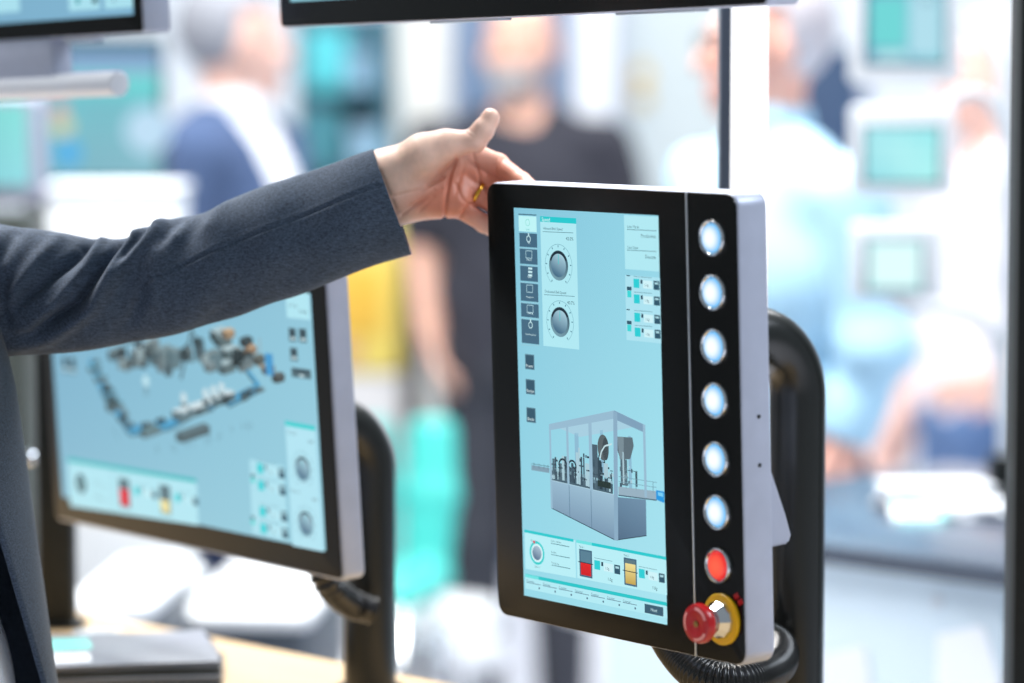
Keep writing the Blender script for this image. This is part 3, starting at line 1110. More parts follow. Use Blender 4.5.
B.quad([(67.8, 460.0), (196.6, 481.4), (198.6, 525.4), (70.4, 506.0)], (176, 228, 240), 3)
B.quad([(67.6, 457.6), (196.4, 478.8), (196.7, 483.0), (67.8, 461.8)], (52, 186, 190), 4)
B.disc((81.2, 483.4), 0.0105, (70, 104, 116), 5, (48, 80, 92))
B.disc((81.2, 483.4), 0.004, (130, 180, 186), 6)
B.line((112.6, 466), (113.8, 511), 0.0008, (130, 180, 196), 5)
for x, y, c in ((94, 481, 'Order'), (95, 495, 'Bottles')):
    B.text((x, y), c, 0.0040, (110, 156, 170), 5)
    B.line((x, y + 3), (x + 14, y + 6), 0.0006, (120, 170, 184), 5)
for x, y, c, fr in ((118.6, 477.4, (222, 40, 62), .36), (159.4, 484.2, (232, 222, 160), .50)):
    B.quad([(x, y), (x + 10.6, y + 2), (x + 12.2, y + 31), (x + 1.8, y + 29)], (88, 118, 128), 5)
    B.quad([(x + .6, y + 30 * fr), (x + 10.2, y + 2 + 29 * fr), (x + 11, y + 29.4), (x + 2.6, y + 27.4)], c, 6)
    ui_small_block(B, x + 15.6, y + 9, 0, 0.17, k=0.9)
B.done('screen_picture', lscr)
hp2 = [at(372, 610, 3.15), at(352, 604, 3.14), at(334, 590, 3.10), at(322, 570, 3.09), at(315, 540, 3.10)]
cane_stand('slimmer-looking black bent tube stand behind the wide landscape monitor', 368.5, 3.19, 392, 0.055, 0.0262, 0.98, 0.08, 'bent tube stands', hp2, 0.0150, 0.0075, carry=(mon, 0.025, LLEAN))

# ---- monitor hanging over the middle
PR, MW, w = span(281, 768, 5.5, 2.52)
rollM = math.radians(1.0)
mid, mrect = make_panel('overhead_monitor', 'black-fronted monitor hung above the button panel, only its lower bezel in view', 'monitor',
                        PR - WV * (MW / 2) - Vector((0, 0, MW / 2 * math.sin(rollM * 0.9))), (LEAN, -rollM * 0.9, YAW), MW, 0.43, 0.036, 0.007, (0.02, 0.02, 0.022, 0.0245), 0.003)
mscr, C_ = screen_base(mid, mrect, [(140, 200, 218)] * 4)
x0, x1, z0, z1 = mrect
C_.poly([(x0 + .02, z0 + .02), (x1 - .02, z0 + .02), (x1 - .02, z0 + .075), (x0 + .02, z0 + .075)], (186, 236, 244), 2)
C_.done('screen_picture', mscr)
for o_, T_, H_ in ((mid, 0.036, 0.43),):
    link('drop_tube', lathe([(0.022, H_ * 0.45), (0.022, 2.0)], 24, 'z'), M_blackmetal, o_, 30).location = (0, T_ + 0.021, 0)
for k in (0.2, -0.06):
    box('lower_clip', (k - 0.05, 0.004, -0.0022), (k + 0.05, 0.02, 0.001), M_silver, mid, 0.0008)

# ---- monitor at the upper left with its carrier
TL = math.radians(-47)
PR, TW, w = span(-260, 144, 33.0, 3.12, TL)
wv2 = Vector((math.cos(TL), math.sin(TL), 0))
tl, trect = make_panel('corner_monitor', 'monitor at the upper left with a pale lower frame and a round bar beneath', 'monitor',
                       PR - wv2 * (TW / 2) - Vector((0, 0, TW / 2 * math.sin(math.radians(1.6)))), (LEAN, math.radians(-1.6), TL), TW, 0.36, 0.034, 0.005, (0.02, 0.0135, 0.02, 0.0185), 0.003)
tscr, D_ = screen_base(tl, trect, [(120, 176, 206), (130, 186, 212), (126, 178, 206), (110, 160, 190)])
for a, b in (((-60, -40), (20, 11.5)), ((67, -30), (100, 9)), ((103, -30), (133, 7))):
    D_.rect(a, b, (168, 222, 236), 2)
D_.rect((76, -2), (80, 3.6), (40, 150, 160), 4)
D_.rect((92, -2), (98, 3.0), (50, 90, 100), 4)
D_.text((110, 0), '1.0g', 0.006, (90, 130, 150), 4)
D_.done('screen_picture', tscr)
Mr = Matrix.Rotation(TL, 4, 'Z')
zz = -0.018
xx, _z = D_.loc(50, 58)
box('carrier_plate', (xx - 0.22, 0.0, -0.048), (xx, 0.026, 0.001), M_alu, tl, 0.002)
xe, ze = D_.loc(112, 84)
o = link('round_bar', lathe([(0.0118, -0.55), (0.0125, -0.548), (0.0125, -0.0015), (0.0112, 0.0)], 28, 'x'), mat('light_grey_bar', (214, 218, 226), 0.35, 0.1), tl, 40)
o.location = (xe, 0.008, ze)
link('drop_tube', lathe([(0.022, 0.16), (0.022, 1.9)], 24, 'z'), M_blackmetal, tl, 30).location = (0, 0.055, 0)
box('under_clip', (xx + 0.012, 0.006, -0.006), (xx + 0.06, 0.024, 0.0), M_silver, tl, 0.001)

# ------------------------------------------------------------------ counters, posts
mwood = bpy.data.materials.new('pale_maple_worktop')
mwood.use_nodes = True
nt = mwood.node_tree
bs = nt.nodes['Principled BSDF']
bs.inputs['Roughness'].default_value = 0.4
tc = nt.nodes.new('ShaderNodeTexCoord')
mp = nt.nodes.new('ShaderNodeMapping')
mp.inputs['Scale'].default_value = (1.2, 14, 14)
wn = nt.nodes.new('ShaderNodeTexNoise')
wn.inputs['Scale'].default_value = 4
wn.inputs['Detail'].default_value = 6
rp = nt.nodes.new('ShaderNodeValToRGB')
rp.color_ramp.elements[0].color = s2l((178, 148, 108))
rp.color_ramp.elements[1].color = s2l((200, 174, 134))
nt.links.new(tc.outputs['Object'], mp.inputs['Vector'])
nt.links.new(mp.outputs['Vector'], wn.inputs['Vector'])
nt.links.new(wn.outputs['Fac'], rp.inputs['Fac'])
nt.links.new(rp.outputs['Color'], bs.inputs['Base Color'])

a_, b_2 = at(80, 608, 3.69), at(340, 660, 3.37)
dv = Vector((b_2.x - a_.x, b_2.y - a_.y, 0)).normalized()
ang = math.atan2(dv.y, dv.x)
ctop = root('worktop_counter', 'pale wooden counter carrying the bent tube stands', 'counter', (a_.x, a_.y, 0), (0, 0, ang))
box('worktop', (-0.75, -0.50, 0.94), (1.5, 0.0, 0.98), mwood, ctop, 0.003)
box('body', (-0.7, -0.47, 0.0), (1.45, -0.04, 0.94), M_white, ctop, 0.003)

b0 = Vector((0.402, 4.03, 0))
ang2 = math.radians(-45)
cnt = root('display_counter', 'pale blue-grey counter with a dark top at the right', 'counter', b0, (0, 0, ang2))
box('counter_top', (-0.42, 0.0, 0.975), (0.95, 0.80, 1.0), mat('dark_counter_top', (58, 68, 84), 0.22, 0, 0.7, 0.08, 10), cnt, 0.003)
box('front_panel', (-0.40, 0.015, 0.0), (0.265, 0.05, 0.975), mat('pale_blue_panel', (196, 212, 224), 0.35, 0, 0.5, 0.02, 6), cnt, 0.002)
box('end_panel', (0.268, 0.015, 0.0), (0.93, 0.78, 0.975), mat('pale_blue_panel', (196, 212, 224)), cnt, 0.002)
lk = link('lock', lathe([(0.008, 0.0), (0.008, -0.003), (0.004, -0.004)], 20), M_silver, cnt, 30)
lk.location = (0.165, 0.014, 0.945)


def flat_on(rt, y, pts, name, m, t=0.002, **props):
    Mi = rt.matrix_world.inverted()
    bm = bmesh.new()
    f, b = [], []
    for p in pts:
        d = Mi.to_3x3() @ (at(p[0], p[1], 1.0) - CAMP)
        o = Mi @ CAMP
        q = o + d * ((y - o.y) / d.y)
        f.append(bm.verts.new((q.x, y - t, q.z)))
        b.append(bm.verts.new((q.x, y, q.z)))
    bm.faces.new(f)
    bm.faces.new(list(reversed(b)))
    for i in range(len(pts)):
        j = (i + 1) % len(pts)
        bm.faces.new([f[i], b[i], b[j], f[j]])
    o = link(name, fix(bm), m, None, None, **props)
    o.matrix_world = rt.matrix_world
    return o


M_paper_patch = mat('bright_paper_patch', (226, 230, 236), 0.5, 0, 0.4)
flat_on(cnt, 0.014, [(938, 634), (984, 625), (1004, 690), (1004, 760), (935, 760)], 'white_patch', M_paper_patch, label='white slanted patch on the counter front beside the black post', category='paper', group='patches on the counter front')  # thin plain white polygons set against the counter front
flat_on(cnt, 0.014, [(822, 655), (866, 645), (872, 690), (872, 760), (822, 760)], 'white_patch', M_paper_patch, label='white patch on the counter front beside the thick tube', category='paper', group='patches on the counter front')

# black post at the right edge
p = at(1046, 341, 3.0)
po = root('black_post', 'tall black post cut by the right picture edge', 'post', (p.x, p.y, 0))
box('shaft', (-0.032, -0.032, 0), (0.032, 0.032, 2.5), M_blackmetal, po, 0.004)
box('foot_plate', (-0.1, -0.1, 0), (0.1, 0.1, 0.008), M_blackmetal, po, 0.002)
# luminous column
p = at(748, 341, 3.06)
lc = root('light_bar', 'bright white upright light column behind the button panel', 'lamp', (p.x, p.y, 0), (0, 0, math.radians(0)))
M_lum = mat('luminous_white', (255, 255, 255), 0.4, emit=1.3)
box('lit_diffuser', (-0.0172, 0, 0.02), (0.0172, 0.03, 2.45), M_lum, lc, 0.002)
box('side_profile', (-0.0276, 0.0, 0.0), (-0.0174, 0.04, 2.45), mat('grey_profile', (84, 92, 104), 0.45, 0.3), lc, 0.001)
box('foot_plate', (-0.08, -0.08, 0), (0.08, 0.08, 0.012), M_blackmetal, lc, 0.002)
# slim dark post behind the jacket
p = at(57, 500, 3.58)
pp = root('slim_post', 'dark upright post between the jacket and the wide monitor', 'post', (p.x, p.y, 0.98))
box('shaft', (-0.020, -0.020, 0.0), (0.020, 0.020, 0.36), M_blackmetal, pp, 0.006)
box('shoe', (-0.03, -0.03, 0.0), (0.03, 0.03, 0.006), M_blackmetal, pp, 0.002)
kb = link('clamp_knob', lathe([(0.006, 0.0), (0.009, -0.004), (0.009, -0.012), (0.006, -0.015)], 18), M_chrome, pp, 30)
kb.location = (-0.027, -0.02, at(33, 454, 3.58).z - 0.98)

# stack of catalogues on the wooden counter
p = at(128, 664, 3.2)
cat0 = Vector((p.x, p.y + 0.02, 0.98))
cols = [(40, 44, 46), (120, 124, 132), (40, 44, 44), (128, 132, 142)]
labels = ['black-edged bottom folder of the stack on the wooden counter', 'light grey brochure second from the bottom of the stack',
          'dark brochure second from the top of the stack', 'grey top brochure with a turquoise print on the wooden counter']
z = 0.98
for i, (c, th) in enumerate(zip(cols, (0.016, 0.008, 0.006, 0.006))):
    r2 = root('brochure', labels[i], 'brochure', (cat0.x - 0.003 * i, cat0.y + 0.004 * i, z), (0, 0, math.radians(4 + 2.2 * i)), 'brochures on the wooden counter')
    box('cover', (-0.092, -0.07, 0), (0.092, 0.11, th), mat('brochure_%d' % i, c, 0.35), r2, 0.0008)
    if i == 3:
        box('print', (-0.072, 0.02, th), (-0.030, 0.08, th + 0.0003), mat('turquoise_print', (130, 226, 216), 0.4), r2, 0)
        box('print', (-0.076, -0.05, th), (-0.034, 0.0, th + 0.0003), M_paper_patch, r2, 0)
    z += th
# chrome tin on counter behind brochures
p = at(97, 619, 3.44)
bw = root('glass_dish', 'small clear bowl behind the brochure stack', 'bowl', (p.x, p.y, 0.98))
link('bowl', lathe([(0.012, 0.0), (0.016, 0.003), (0.024, 0.012), (0.026, 0.018), (0.0235, 0.018), (0.014, 0.004)], 26, 'z'), mat('clear_grey_glass', (200, 208, 214), 0.1, 0.0, 0.8), bw, 40)


# ------------------------------------------------------------------ people
def rot2(p, c, s):
    return p


SKIN = attr_mat('skin', 0, 0.5, 0.12, 500, 0.12, 0.35)


def add_eye(rt, pos, scale, turn=0.0):
    e = link('eye', lathe([(.0005, -.0105), (.0055, -.0090), (.0090, -.0050), (.0105, 0), (.0090, .0055), (.0005, .0105)], 16), mat('eye_white', (214, 210, 206), .3), rt, True)
    e.location = Vector(pos) * scale
    e.rotation_euler = (0, 0, turn)
    link('iris', lathe([(.0060, -.0084), (.0052, -.0098), (.0020, -.0109), (.0004, -.0110)], 14), mat('iris_brown', (58, 44, 36), .2), e, True)
    return e


def make_person(label, loc, yaw, H=1.78, skin=(222, 176, 156), top=None, trousers=(52, 54, 60), shoe=(30, 28, 28), hair=None, hair_len=0, beard=None,
                arms=None, left_arm=True, jacket=None, sleeve='long', head_yaw=0.0, collar=None, glasses=False, build=1.0, head_tilt=0.0, hs=0.0075):
    """standing figure; local axes: faces -y, its own left is +x"""
    s = H / 1.78
    rt = root('person', label, 'person', loc, (0, 0, yaw))
    arms = arms or {}
    ra = arms.get('r', [(-.195, .01, 1.41), (-.25, .03, 1.13), (-.255, -.06, .89), (-.25, -.11, .80)])
    la = arms.get('l', [(.195, .01, 1.41), (.25, .03, 1.13), (.255, -.06, .89), (.25, -.11, .80)])
    sides = [ra] + ([la] if left_arm else [])
    allp = np.array([p for a in sides for p in a])
    lo = np.minimum(allp.min(0) - .12, (-.3, -.26, -.02))
    hi = np.maximum(allp.max(0) + .12, (.3, .2, 1.82))

    def hd(p):
        """head space to body space: turn and tilt round the neck"""
        x, y, z = p[0], p[1], p[2] - 1.52
        c, t = math.cos(head_tilt), math.sin(head_tilt)
        y, z = y * c + z * t * -1, y * t + z * c
        c, t = math.cos(head_yaw), math.sin(head_yaw)
        return (x * c - y * t, x * t + y * c, z + 1.52)

    def torso(S, g, k=.05):
        bl = build
        S.ell((0, .0, 1.27), (.165 * bl + g, .112 * bl + g, .20 + g), k)
        S.ell((0, -.012 * bl, 1.06), (.150 * bl + g, .115 * bl + g, .18 + g), k)
        S.ell((0, .0, .93), (.162 * bl + g, .122 * bl + g, .13 + g), k)
        S.cap((-.135, .01, 1.405), (.135, .01, 1.405), .060 + g, .060 + g, k)
        S.cap((-.06, .015, 1.45), (.06, .015, 1.45), .045 + g, .045 + g, k)

    def legs(S, g, k=.03):
        for sx in (-1, 1):
            S.chain([(sx * .085, .0, .90), (sx * .098, -.012, .50), (sx * .102, .018, .09)], [.088 + g, .058 + g, .043 + g], k)

    def arm(S, a, g, upto=3, k=.02):
        rr3 = [.055, .043, .031]
        S.cap(a[0], a[1], rr3[0] + g, rr3[1] + g, k)
        if upto > 1:
            S.cap(a[1], a[2], rr3[1] + g, rr3[2] + g, k)

    # skin body
    S = SDF(lo, hi, hs)
    torso(S, -.004)
    legs(S, -.004)
    for a in sides:
        arm(S, a, -.002)
        w_, e_ = np.array(a[2]), np.array(a[3])
        d = (e_ - w_) / (np.linalg.norm(e_ - w_) + 1e-9)
        sidev = np.cross(d, (1, 0, 0))
        sidev /= np.linalg.norm(sidev) + 1e-9
        pc = w_ + d * .055
        for q in (-1.5, -.5, .5, 1.5):
            b0_ = w_ + d * .02 + sidev * q * .012
            b1_ = w_ + d * .095 + sidev * q * .0195
            S.cap(b0_, b1_, .017, .0125, .012)
            fl = .072 - abs(q - .3) * .010
            curl = np.array([-.018 if a[0][0] > 0 else .018, 0, 0])
            m1 = b1_ + d * fl * .5 + curl * .4
            S.cap(b1_, m1, .0118, .0105, .003)
            S.cap(m1, m1 + d * fl * .48 + curl * 1.2, .0105, .009, .003)
        tb = w_ + d * .03 - sidev * .028
        tm = tb + d * .035 - sidev * .022
        S.cap(w_ + d * .015 - sidev * .01, tb, .017, .015, .012)
        S.cap(tb, tm, .0145, .012, .006)
        S.cap(tm, tm + d * .032 - sidev * .004, .012, .0095, .004)
    # neck, head with face
    S.cap((0, .018, 1.43), hd((0, .012, 1.57)), .058, .053, .03)
    S.ell(hd((0, .012, 1.665)), (.077, .096, .100), .02)
    S.ell(hd((0, -.026, 1.595)), (.058, .066, .072), .03)
    S.cap(hd((0, -.072, 1.545)), hd((0, -.074, 1.553)), .020, .022, .03)
    S.cap(hd((0, -.086, 1.650)), hd((0, -.110, 1.610)), .009, .014, .012)
    for sx in (-1, 1):
        S.ell(hd((sx * .033, -.098, 1.648)), (.018, .014, .011), .012, True)
        S.cap(hd((sx * .012, -.088, 1.668)), hd((sx * .05, -.078, 1.668)), .010, .009, .012)
        S.ell(hd((sx * .045, -.066, 1.612)), (.022, .022, .024), .02)
        S.ell(hd((sx * .079, .014, 1.630)), (.010, .021, .032), .006)
    S.cap(hd((-.024, -.094, 1.574)), hd((.024, -.094, 1.574)), .006, .006, .008)
    S.cap(hd((-.022, -.101, 1.5745)), hd((.022, -.101, 1.5745)), .0035, .0035, .004, True)
    V, Q = S.mesh()
    me = np_mesh(V * s, Q)
    base = np.array(s2l(skin)[:3])
    C = np.tile(base, (len(V), 1))
    mouth = np.linalg.norm((V - np.array(hd((0, -.098, 1.574)))) / np.array([.026, .02, .011]), axis=1) < 1
    C[mouth] = C[mouth] * np.array([.80, .5, .5])
    vcol(me, C)
    link('body', me, SKIN, rt)
    # eyes
    for sx in (-1, 1):
        add_eye(rt, hd((sx * .033, -.0775, 1.647)), s, head_yaw)
    # clothes
    if top:
        T = SDF(lo, hi, .009)
        torso(T, .010)
        for a in sides:
            if sleeve == 'short':
                u = np.array(a[0]) + (np.array(a[1]) - np.array(a[0])) * .78
                T.cap(a[0], tuple(u), .068, .064, .03)
            else:
                arm(T, a, .012)
                T.ell(a[1], (.060, .060, .060), .03)
        if sleeve == 'short' or not jacket:
            T.F += 0.0
        hem = .86 if not jacket else .95
        T.cap((0, -.005, 1.46), (0, -.03, 1.62), .064, .07, .012, True)
        T.cut(lambda x, y, z: hem - z)
        ph = np.sin(T.ax[0][:, None, None] * 34 + T.ax[2][None, None, :] * 22 + 2 * np.sin(T.ax[2][None, None, :] * 17)) * .0035
        T.F += (ph * np.ones_like(T.F)).astype(np.float32)
        if sleeve == 'long':
            for a in sides:
                w_, e_ = np.array(a[1]), np.array(a[2])
                d = (e_ - w_) / np.linalg.norm(e_ - w_)
                q = e_ - d * .02
                T.cut(lambda x, y, z, q=q, d=d: np.minimum((x - q[0]) * d[0] + (y - q[1]) * d[1] + (z - q[2]) * d[2], .10 - np.sqrt((x - q[0]) ** 2 + (y - q[1]) ** 2 + (z - q[2]) ** 2)))
        V, Q = T.mesh()
        link('shirt' if sleeve == 'long' else 't_shirt', np_mesh(V * s, Q), fabric_mat('shirt_%d_%d_%d' % top, top, 700, .9, .12), rt)
        if collar:
            T = SDF((-.12, -.14, 1.40), (.12, .12, 1.56), .005)
            T.cap((0, .012, 1.44), (0, .008, 1.515), .078, .070, .005)
            T.cap((0, .012, 1.40), (0, .008, 1.60), .064, .060, .005, True)
            T.cap((0, -.09, 1.46), (0, -.09, 1.56), .022, .035, .006, True)
            V, Q = T.mesh()
            link('collar', np_mesh(V * s, Q), fabric_mat('shirt_%d_%d_%d' % top, top), rt)
    if jacket:
        T = SDF(lo - .03, hi + .03, .009)
        torso(T, .026)
        T.cap((-.15, .012, 1.415), (.15, .012, 1.415), .072, .072, .03)
        T.ell((0, 0, .86), (.20, .155, .16), .06)
        for a in sides:
            arm(T, a, .022)
            T.ell(a[1], (.068, .068, .068), .03)
        T.cap((0, .0, 1.45), (0, -.03, 1.64), .074, .09, .012, True)
        T.cut(lambda x, y, z: .74 - z)
        # open front: a V that narrows to the waist button
        T.cut(lambda x, y, z: np.minimum(-y - .03, (np.clip((z - 1.02) * .21, .0, .095) + np.clip((.98 - z) * .16, 0, .05)) - np.abs(x)))
        for a in sides:
            w_, e_ = np.array(a[1]), np.array(a[2])
            d = (e_ - w_) / np.linalg.norm(e_ - w_)
            q = e_ - d * .035
            T.cut(lambda x, y, z, q=q, d=d: np.minimum((x - q[0]) * d[0] + (y - q[1]) * d[1] + (z - q[2]) * d[2], .12 - np.sqrt((x - q[0]) ** 2 + (y - q[1]) ** 2 + (z - q[2]) ** 2)))
        V, Q = T.mesh()
        link('jacket', np_mesh(V * s, Q), fabric_mat('jacket_%d_%d_%d' % jacket, jacket, 900), rt)
    T = SDF((-.3, -.25, 0.0), (.3, .25, 1.1), .009)
    legs(T, .014)
    T.ell((0, .0, .93), (.172 * build, .134 * build, .14), .04)
    T.cut(lambda x, y, z: np.maximum(z - 1.03, .045 - z))
    V, Q = T.mesh()
    link('trousers', np_mesh(V * s, Q), fabric_mat('cloth_%d_%d_%d' % trousers, trousers, 600, .9, .15), rt)
    for sx in (-1, 1):
        T = SDF((-.08, -.22, -.01), (.08, .12, .14), .005)
        T.cap((0, .03, .05), (0, -.13, .034), .050, .042, .02)
        T.cap((0, .02, .06), (0, .02, .11), .050, .048, .02)
        T.cut(lambda x, y, z: .001 - z)
        V, Q = T.mesh()
        so = link('shoe', np_mesh(V * s, Q), mat('shoe_%d_%d_%d' % shoe, shoe, .35), rt)
        so.location = (sx * .105 * s, 0, 0)
    if hair:
        T = SDF((-.13, -.15, 1.50), (.13, .18, 1.81), .005)
        T.ell(hd((0, .018, 1.675)), (.085, .103, .104), .01)
        if hair_len > 1:
            T.ell(hd((0, .07, 1.60)), (.072, .05, .07), .02)
        g = np.meshgrid(*T.ax, indexing='ij')
        c, t = math.cos(-head_yaw), math.sin(-head_yaw)
        hx, hy = g[0] * c - g[1] * t, g[0] * t + g[1] * c
        keep = np.minimum(-(hy + .035) * .9 + (1.70 - g[2]) * .6, 0 * hx)
        line = np.where(hy < .0, 1.70 - g[2] + (hy + .05) * -.3, 1.575 - g[2])
        side = np.clip((hy - .0) * 3.0, -.5, .5)
        T.F = np.maximum(T.F, np.where(hy < .015, 1.705 - g[2], 1.560 - g[2] + np.clip(.05 - hy, 0, .05) * 1.6).astype(np.float32))
        T.F += (np.sin(g[0] * 260) * np.sin(g[1] * 240 + g[2] * 90) * .0016).astype(np.float32)
        V, Q = T.mesh()
        link('hair', np_mesh(V * s, Q), mat('hair_%d_%d_%d' % hair, hair, .6, 0, .3, .3, 120, .5, 400), rt)
    if beard:
        T = SDF((-.12, -.15, 1.48), (.12, .1, 1.68), .004)
        T.ell(hd((0, -.030, 1.588)), (.0625, .072, .074), .01)
        T.cap(hd((0, -.078, 1.545)), hd((0, -.08, 1.55)), .026, .026, .03)
        T.cap(hd((-.026, -.098, 1.588)), hd((.026, -.098, 1.588)), .009, .009, .01)
        T.cap(hd((-.021, -.112, 1.572)), hd((.021, -.112, 1.572)), .011, .011, .004, True)
        g = np.meshgrid(*T.ax, indexing='ij')
        T.F = np.maximum(T.F, np.maximum(g[2] - 1.595 - np.clip(np.abs(g[0]) - .035, 0, .03) * 1.0, g[1] - .01).astype(np.float32))
        T.F += (np.sin(g[0] * 300) * np.sin(g[1] * 260 + g[2] * 280) * .0012).astype(np.float32)
        V, Q = T.mesh()
        link('beard', np_mesh(V * s, Q), mat('beard_%d_%d_%d' % beard, beard, .7, 0, .3, .3, 150, .5, 500), rt)
    if glasses:
        gm = mat('glasses_frame', (40, 34, 30), .3)
        for sx in (-1, 1):
            bm = bmesh.new()
            pts = [hd((sx * .034 + .026 * math.cos(t), -.104, 1.645 + .019 * math.sin(t))) for t in np.linspace(0, 2 * math.pi, 25)]
            link('glasses_rim', sweep(np.array(pts) * s, .0016, 6), gm, rt, True)
            link('glasses_temple', sweep(np.array([hd((sx * .060, -.104, 1.648)), hd((sx * .075, -.06, 1.650)), hd((sx * .082, .01, 1.645))]) * s, .0016, 6), gm, rt, True)
    return rt


# man in black t-shirt, facing the camera
make_person('bald grey-bearded man in a black t-shirt facing the camera, one arm hanging', ground(519, 7.5), math.radians(-6), 1.80, (226, 178, 158),
            top=(52, 53, 62), trousers=(60, 62, 70), beard=(176, 172, 172), sleeve='short', build=1.2,
            arms={'r': [(-.20, .01, 1.41), (-.228, .03, 1.17), (-.202, -.06, .985), (-.172, -.12, .90)],
                  'l': [(.20, .01, 1.41), (.262, .04, 1.15), (.262, -.02, .90), (.25, -.06, .81)]}, head_yaw=math.radians(-14))
# man in navy suit, in profile to the right
make_person('grey-haired man in a navy suit and white shirt, turned to the right', ground(236, 6.45), math.radians(70), 1.80, (228, 186, 172),
            top=(236, 238, 244), trousers=(50, 62, 92), jacket=(66, 84, 118), hair=(150, 153, 162), collar=True, head_yaw=math.radians(42), build=1.05)
# man in light blue shirt, in profile to the left, behind the display counter
make_person('man in a light blue shirt facing left behind the small wall of screens', ground(764, 5.3), math.radians(-62), 1.78, (230, 176, 160),
            top=(176, 216, 240), trousers=(54, 60, 78), hair=(196, 190, 196), collar=True, glasses=True, build=1.22, head_yaw=math.radians(-20),
            arms={'l': [(.20, .03, 1.40), (.235, .06, 1.16), (.205, .02, .99), (.19, -.01, .92)],
                  'r': [(-.20, .01, 1.41), (-.26, .03, 1.13), (-.24, -.14, 1.00), (-.22, -.2, .97)]})
# person at the far right
make_person('person in a white shirt and blue jeans behind the black post', ground(984, 6.7), math.radians(-70), 1.72, (232, 190, 176),
            top=(226, 224, 234), trousers=(96, 124, 168), hair=(206, 196, 196), sleeve='short',
            arms={'l': [(.19, .02, 1.40), (.24, .08, 1.14), (.23, -.06, 1.02), (.21, -.12, 1.0)]})


# ------------------------------------------------------------------ the reaching person in front
FYAW = math.radians(35)
fc = Vector((-0.626, 2.76, 0))
make_front = root('person', 'person in a charcoal suit jacket reaching an arm across to hold the panel corner', 'person', fc, (0, 0, FYAW))
FM = make_front.matrix_world.copy()
FMi = FM.inverted()


def hp3(cx, cy, z):
    """hand coordinates: sketch units (0.2239 mm) across and down, millimetres towards the viewer"""
    return np.array([cx * 0.2239, -cy * 0.2239, z], float)


H_ORG = at(360, 90, 2.885)
HS = SDF((-62, -146, -48), (178, 4, 66), 0.9)
def hc(a, b, ra, rb, k, S=HS):
    S.cap(hp3(*a), hp3(*b), ra, rb, k)


hc((-240, 470, -4), (95, 345, -3), 25, 22, 6)
hc((-200, 590, -6), (140, 440, -6), 25, 21.5, 10)
hc((95, 345, -3), (360, 222, -10), 20, 14.5, 12)      # index metacarpal
hc((110, 370, -3), (385, 290, -14), 20, 14, 12)
hc((130, 415, -4), (395, 370, -13), 20, 13.5, 12)
hc((150, 440, -4), (388, 446, -6), 20.0, 15.5, 12)    # heel of the hand
hc((120, 340, 4), (260, 262, 10), 18, 17.5, 12)       # ball of the thumb
hc((260, 262, 10), (345, 228, 13), 17.5, 13.5, 10)
hc((345, 228, 13), (462, 209, 16), 13.0, 10.4, 8)
hc((462, 209, 16), (497, 165, 18), 10.6, 9.8, 4)
hc((495, 168, 18), (524, 118, 16), 9.6, 7.6, 4)
HS.ell(hp3(525, 122, 17), (7.4, 8.8, 7.6), 4)
fingers = [
    ([(365, 225, -10), (555, 298, -14), (650, 372, 6), (716, 425, 28)], [13.5, 9.6, 8.8, 7.4]),
    ([(390, 300, -13), (525, 372, -15), (610, 440, 6), (665, 485, 24)], [13.0, 9.4, 8.6, 7.2]),
    ([(390, 375, -12), (520, 448, -12), (590, 505, 2), (640, 540, 14)], [12.5, 9.0, 8.2, 7.0]),
    ([(380, 450, -8), (500, 535, -8), (560, 578, 2), (600, 602, 10)], [12.0, 8.0, 7.2, 6.2]),
]
for pts, rads in fingers:
    X = SDF((-62, -146, -48), (178, 4, 66), 0.9)
    X.chain([hp3(*p) for p in pts], rads, 3)
    # knuckle fullness
    X.ell(hp3(*pts[1]), (rads[1] * 1.03,) * 3, 3)
    HS.merge(X, 2.2)
    del X
# creases pressed into palm, thumb and fingers
gx, gy = np.meshgrid(HS.ax[0], HS.ax[1], indexing='ij')


def crease(pts, amp, wd, zmin=-60):
    D = np.full(gx.shape, 99.0)
    for (a, b) in zip(pts[:-1], pts[1:]):
        a2, b2 = hp3(*a, 0)[:2], hp3(*b, 0)[:2]
        ab = b2 - a2
        t = np.clip(((gx - a2[0]) * ab[0] + (gy - a2[1]) * ab[1]) / (ab @ ab + 1e-9), 0, 1)
        D = np.minimum(D, np.hypot(gx - a2[0] - t * ab[0], gy - a2[1] - t * ab[1]))
    add = (amp * np.exp(-(D / wd) ** 2)).astype(np.float32)
    zm = (HS.ax[2] > zmin)
    HS.F[:, :, zm] += add[:, :, None]


crease([(388, 278), (362, 345), (350, 420), (338, 528)], 2.4, 1.5)
crease([(375, 300), (330, 350), (270, 390)], 1.2, 1.5)
crease([(300, 405), (235, 455), (170, 505)], 1.4, 1.5)
crease([(420, 300), (400, 360), (385, 420)], 0.9, 1.5)
crease([(340, 352), (250, 405), (140, 432)], 1.3, 1.6)
crease([(330, 400), (250, 450), (180, 480), (140, 500)], 1.1, 1.5)
crease([(300, 430), (240, 490)], 0.8, 1.3)
crease([(386, 380), (410, 440), (430, 455)], 1.0, 1.4)
crease([(455, 262), (474, 310), (480, 350), (490, 380)], 1.7, 1.4)
crease([(430, 178), (452, 196)], 0.8, 0.9)
crease([(440, 168), (464, 184)], 0.7, 0.9)
crease([(85, 335), (120, 420), (150, 490)], 0.7, 1.6)
crease([(560, 262), (545, 300), (548, 330)], 0.6, 1.0)
crease([(575, 275), (560, 315)], 0.5, 0.9)
crease([(405, 508), (445, 458), (480, 476), (530, 505)], 1.8, 1.2)
crease([(486, 372), (510, 392), (540, 420)], 1.6, 1.2)
V, Q = HS.mesh()
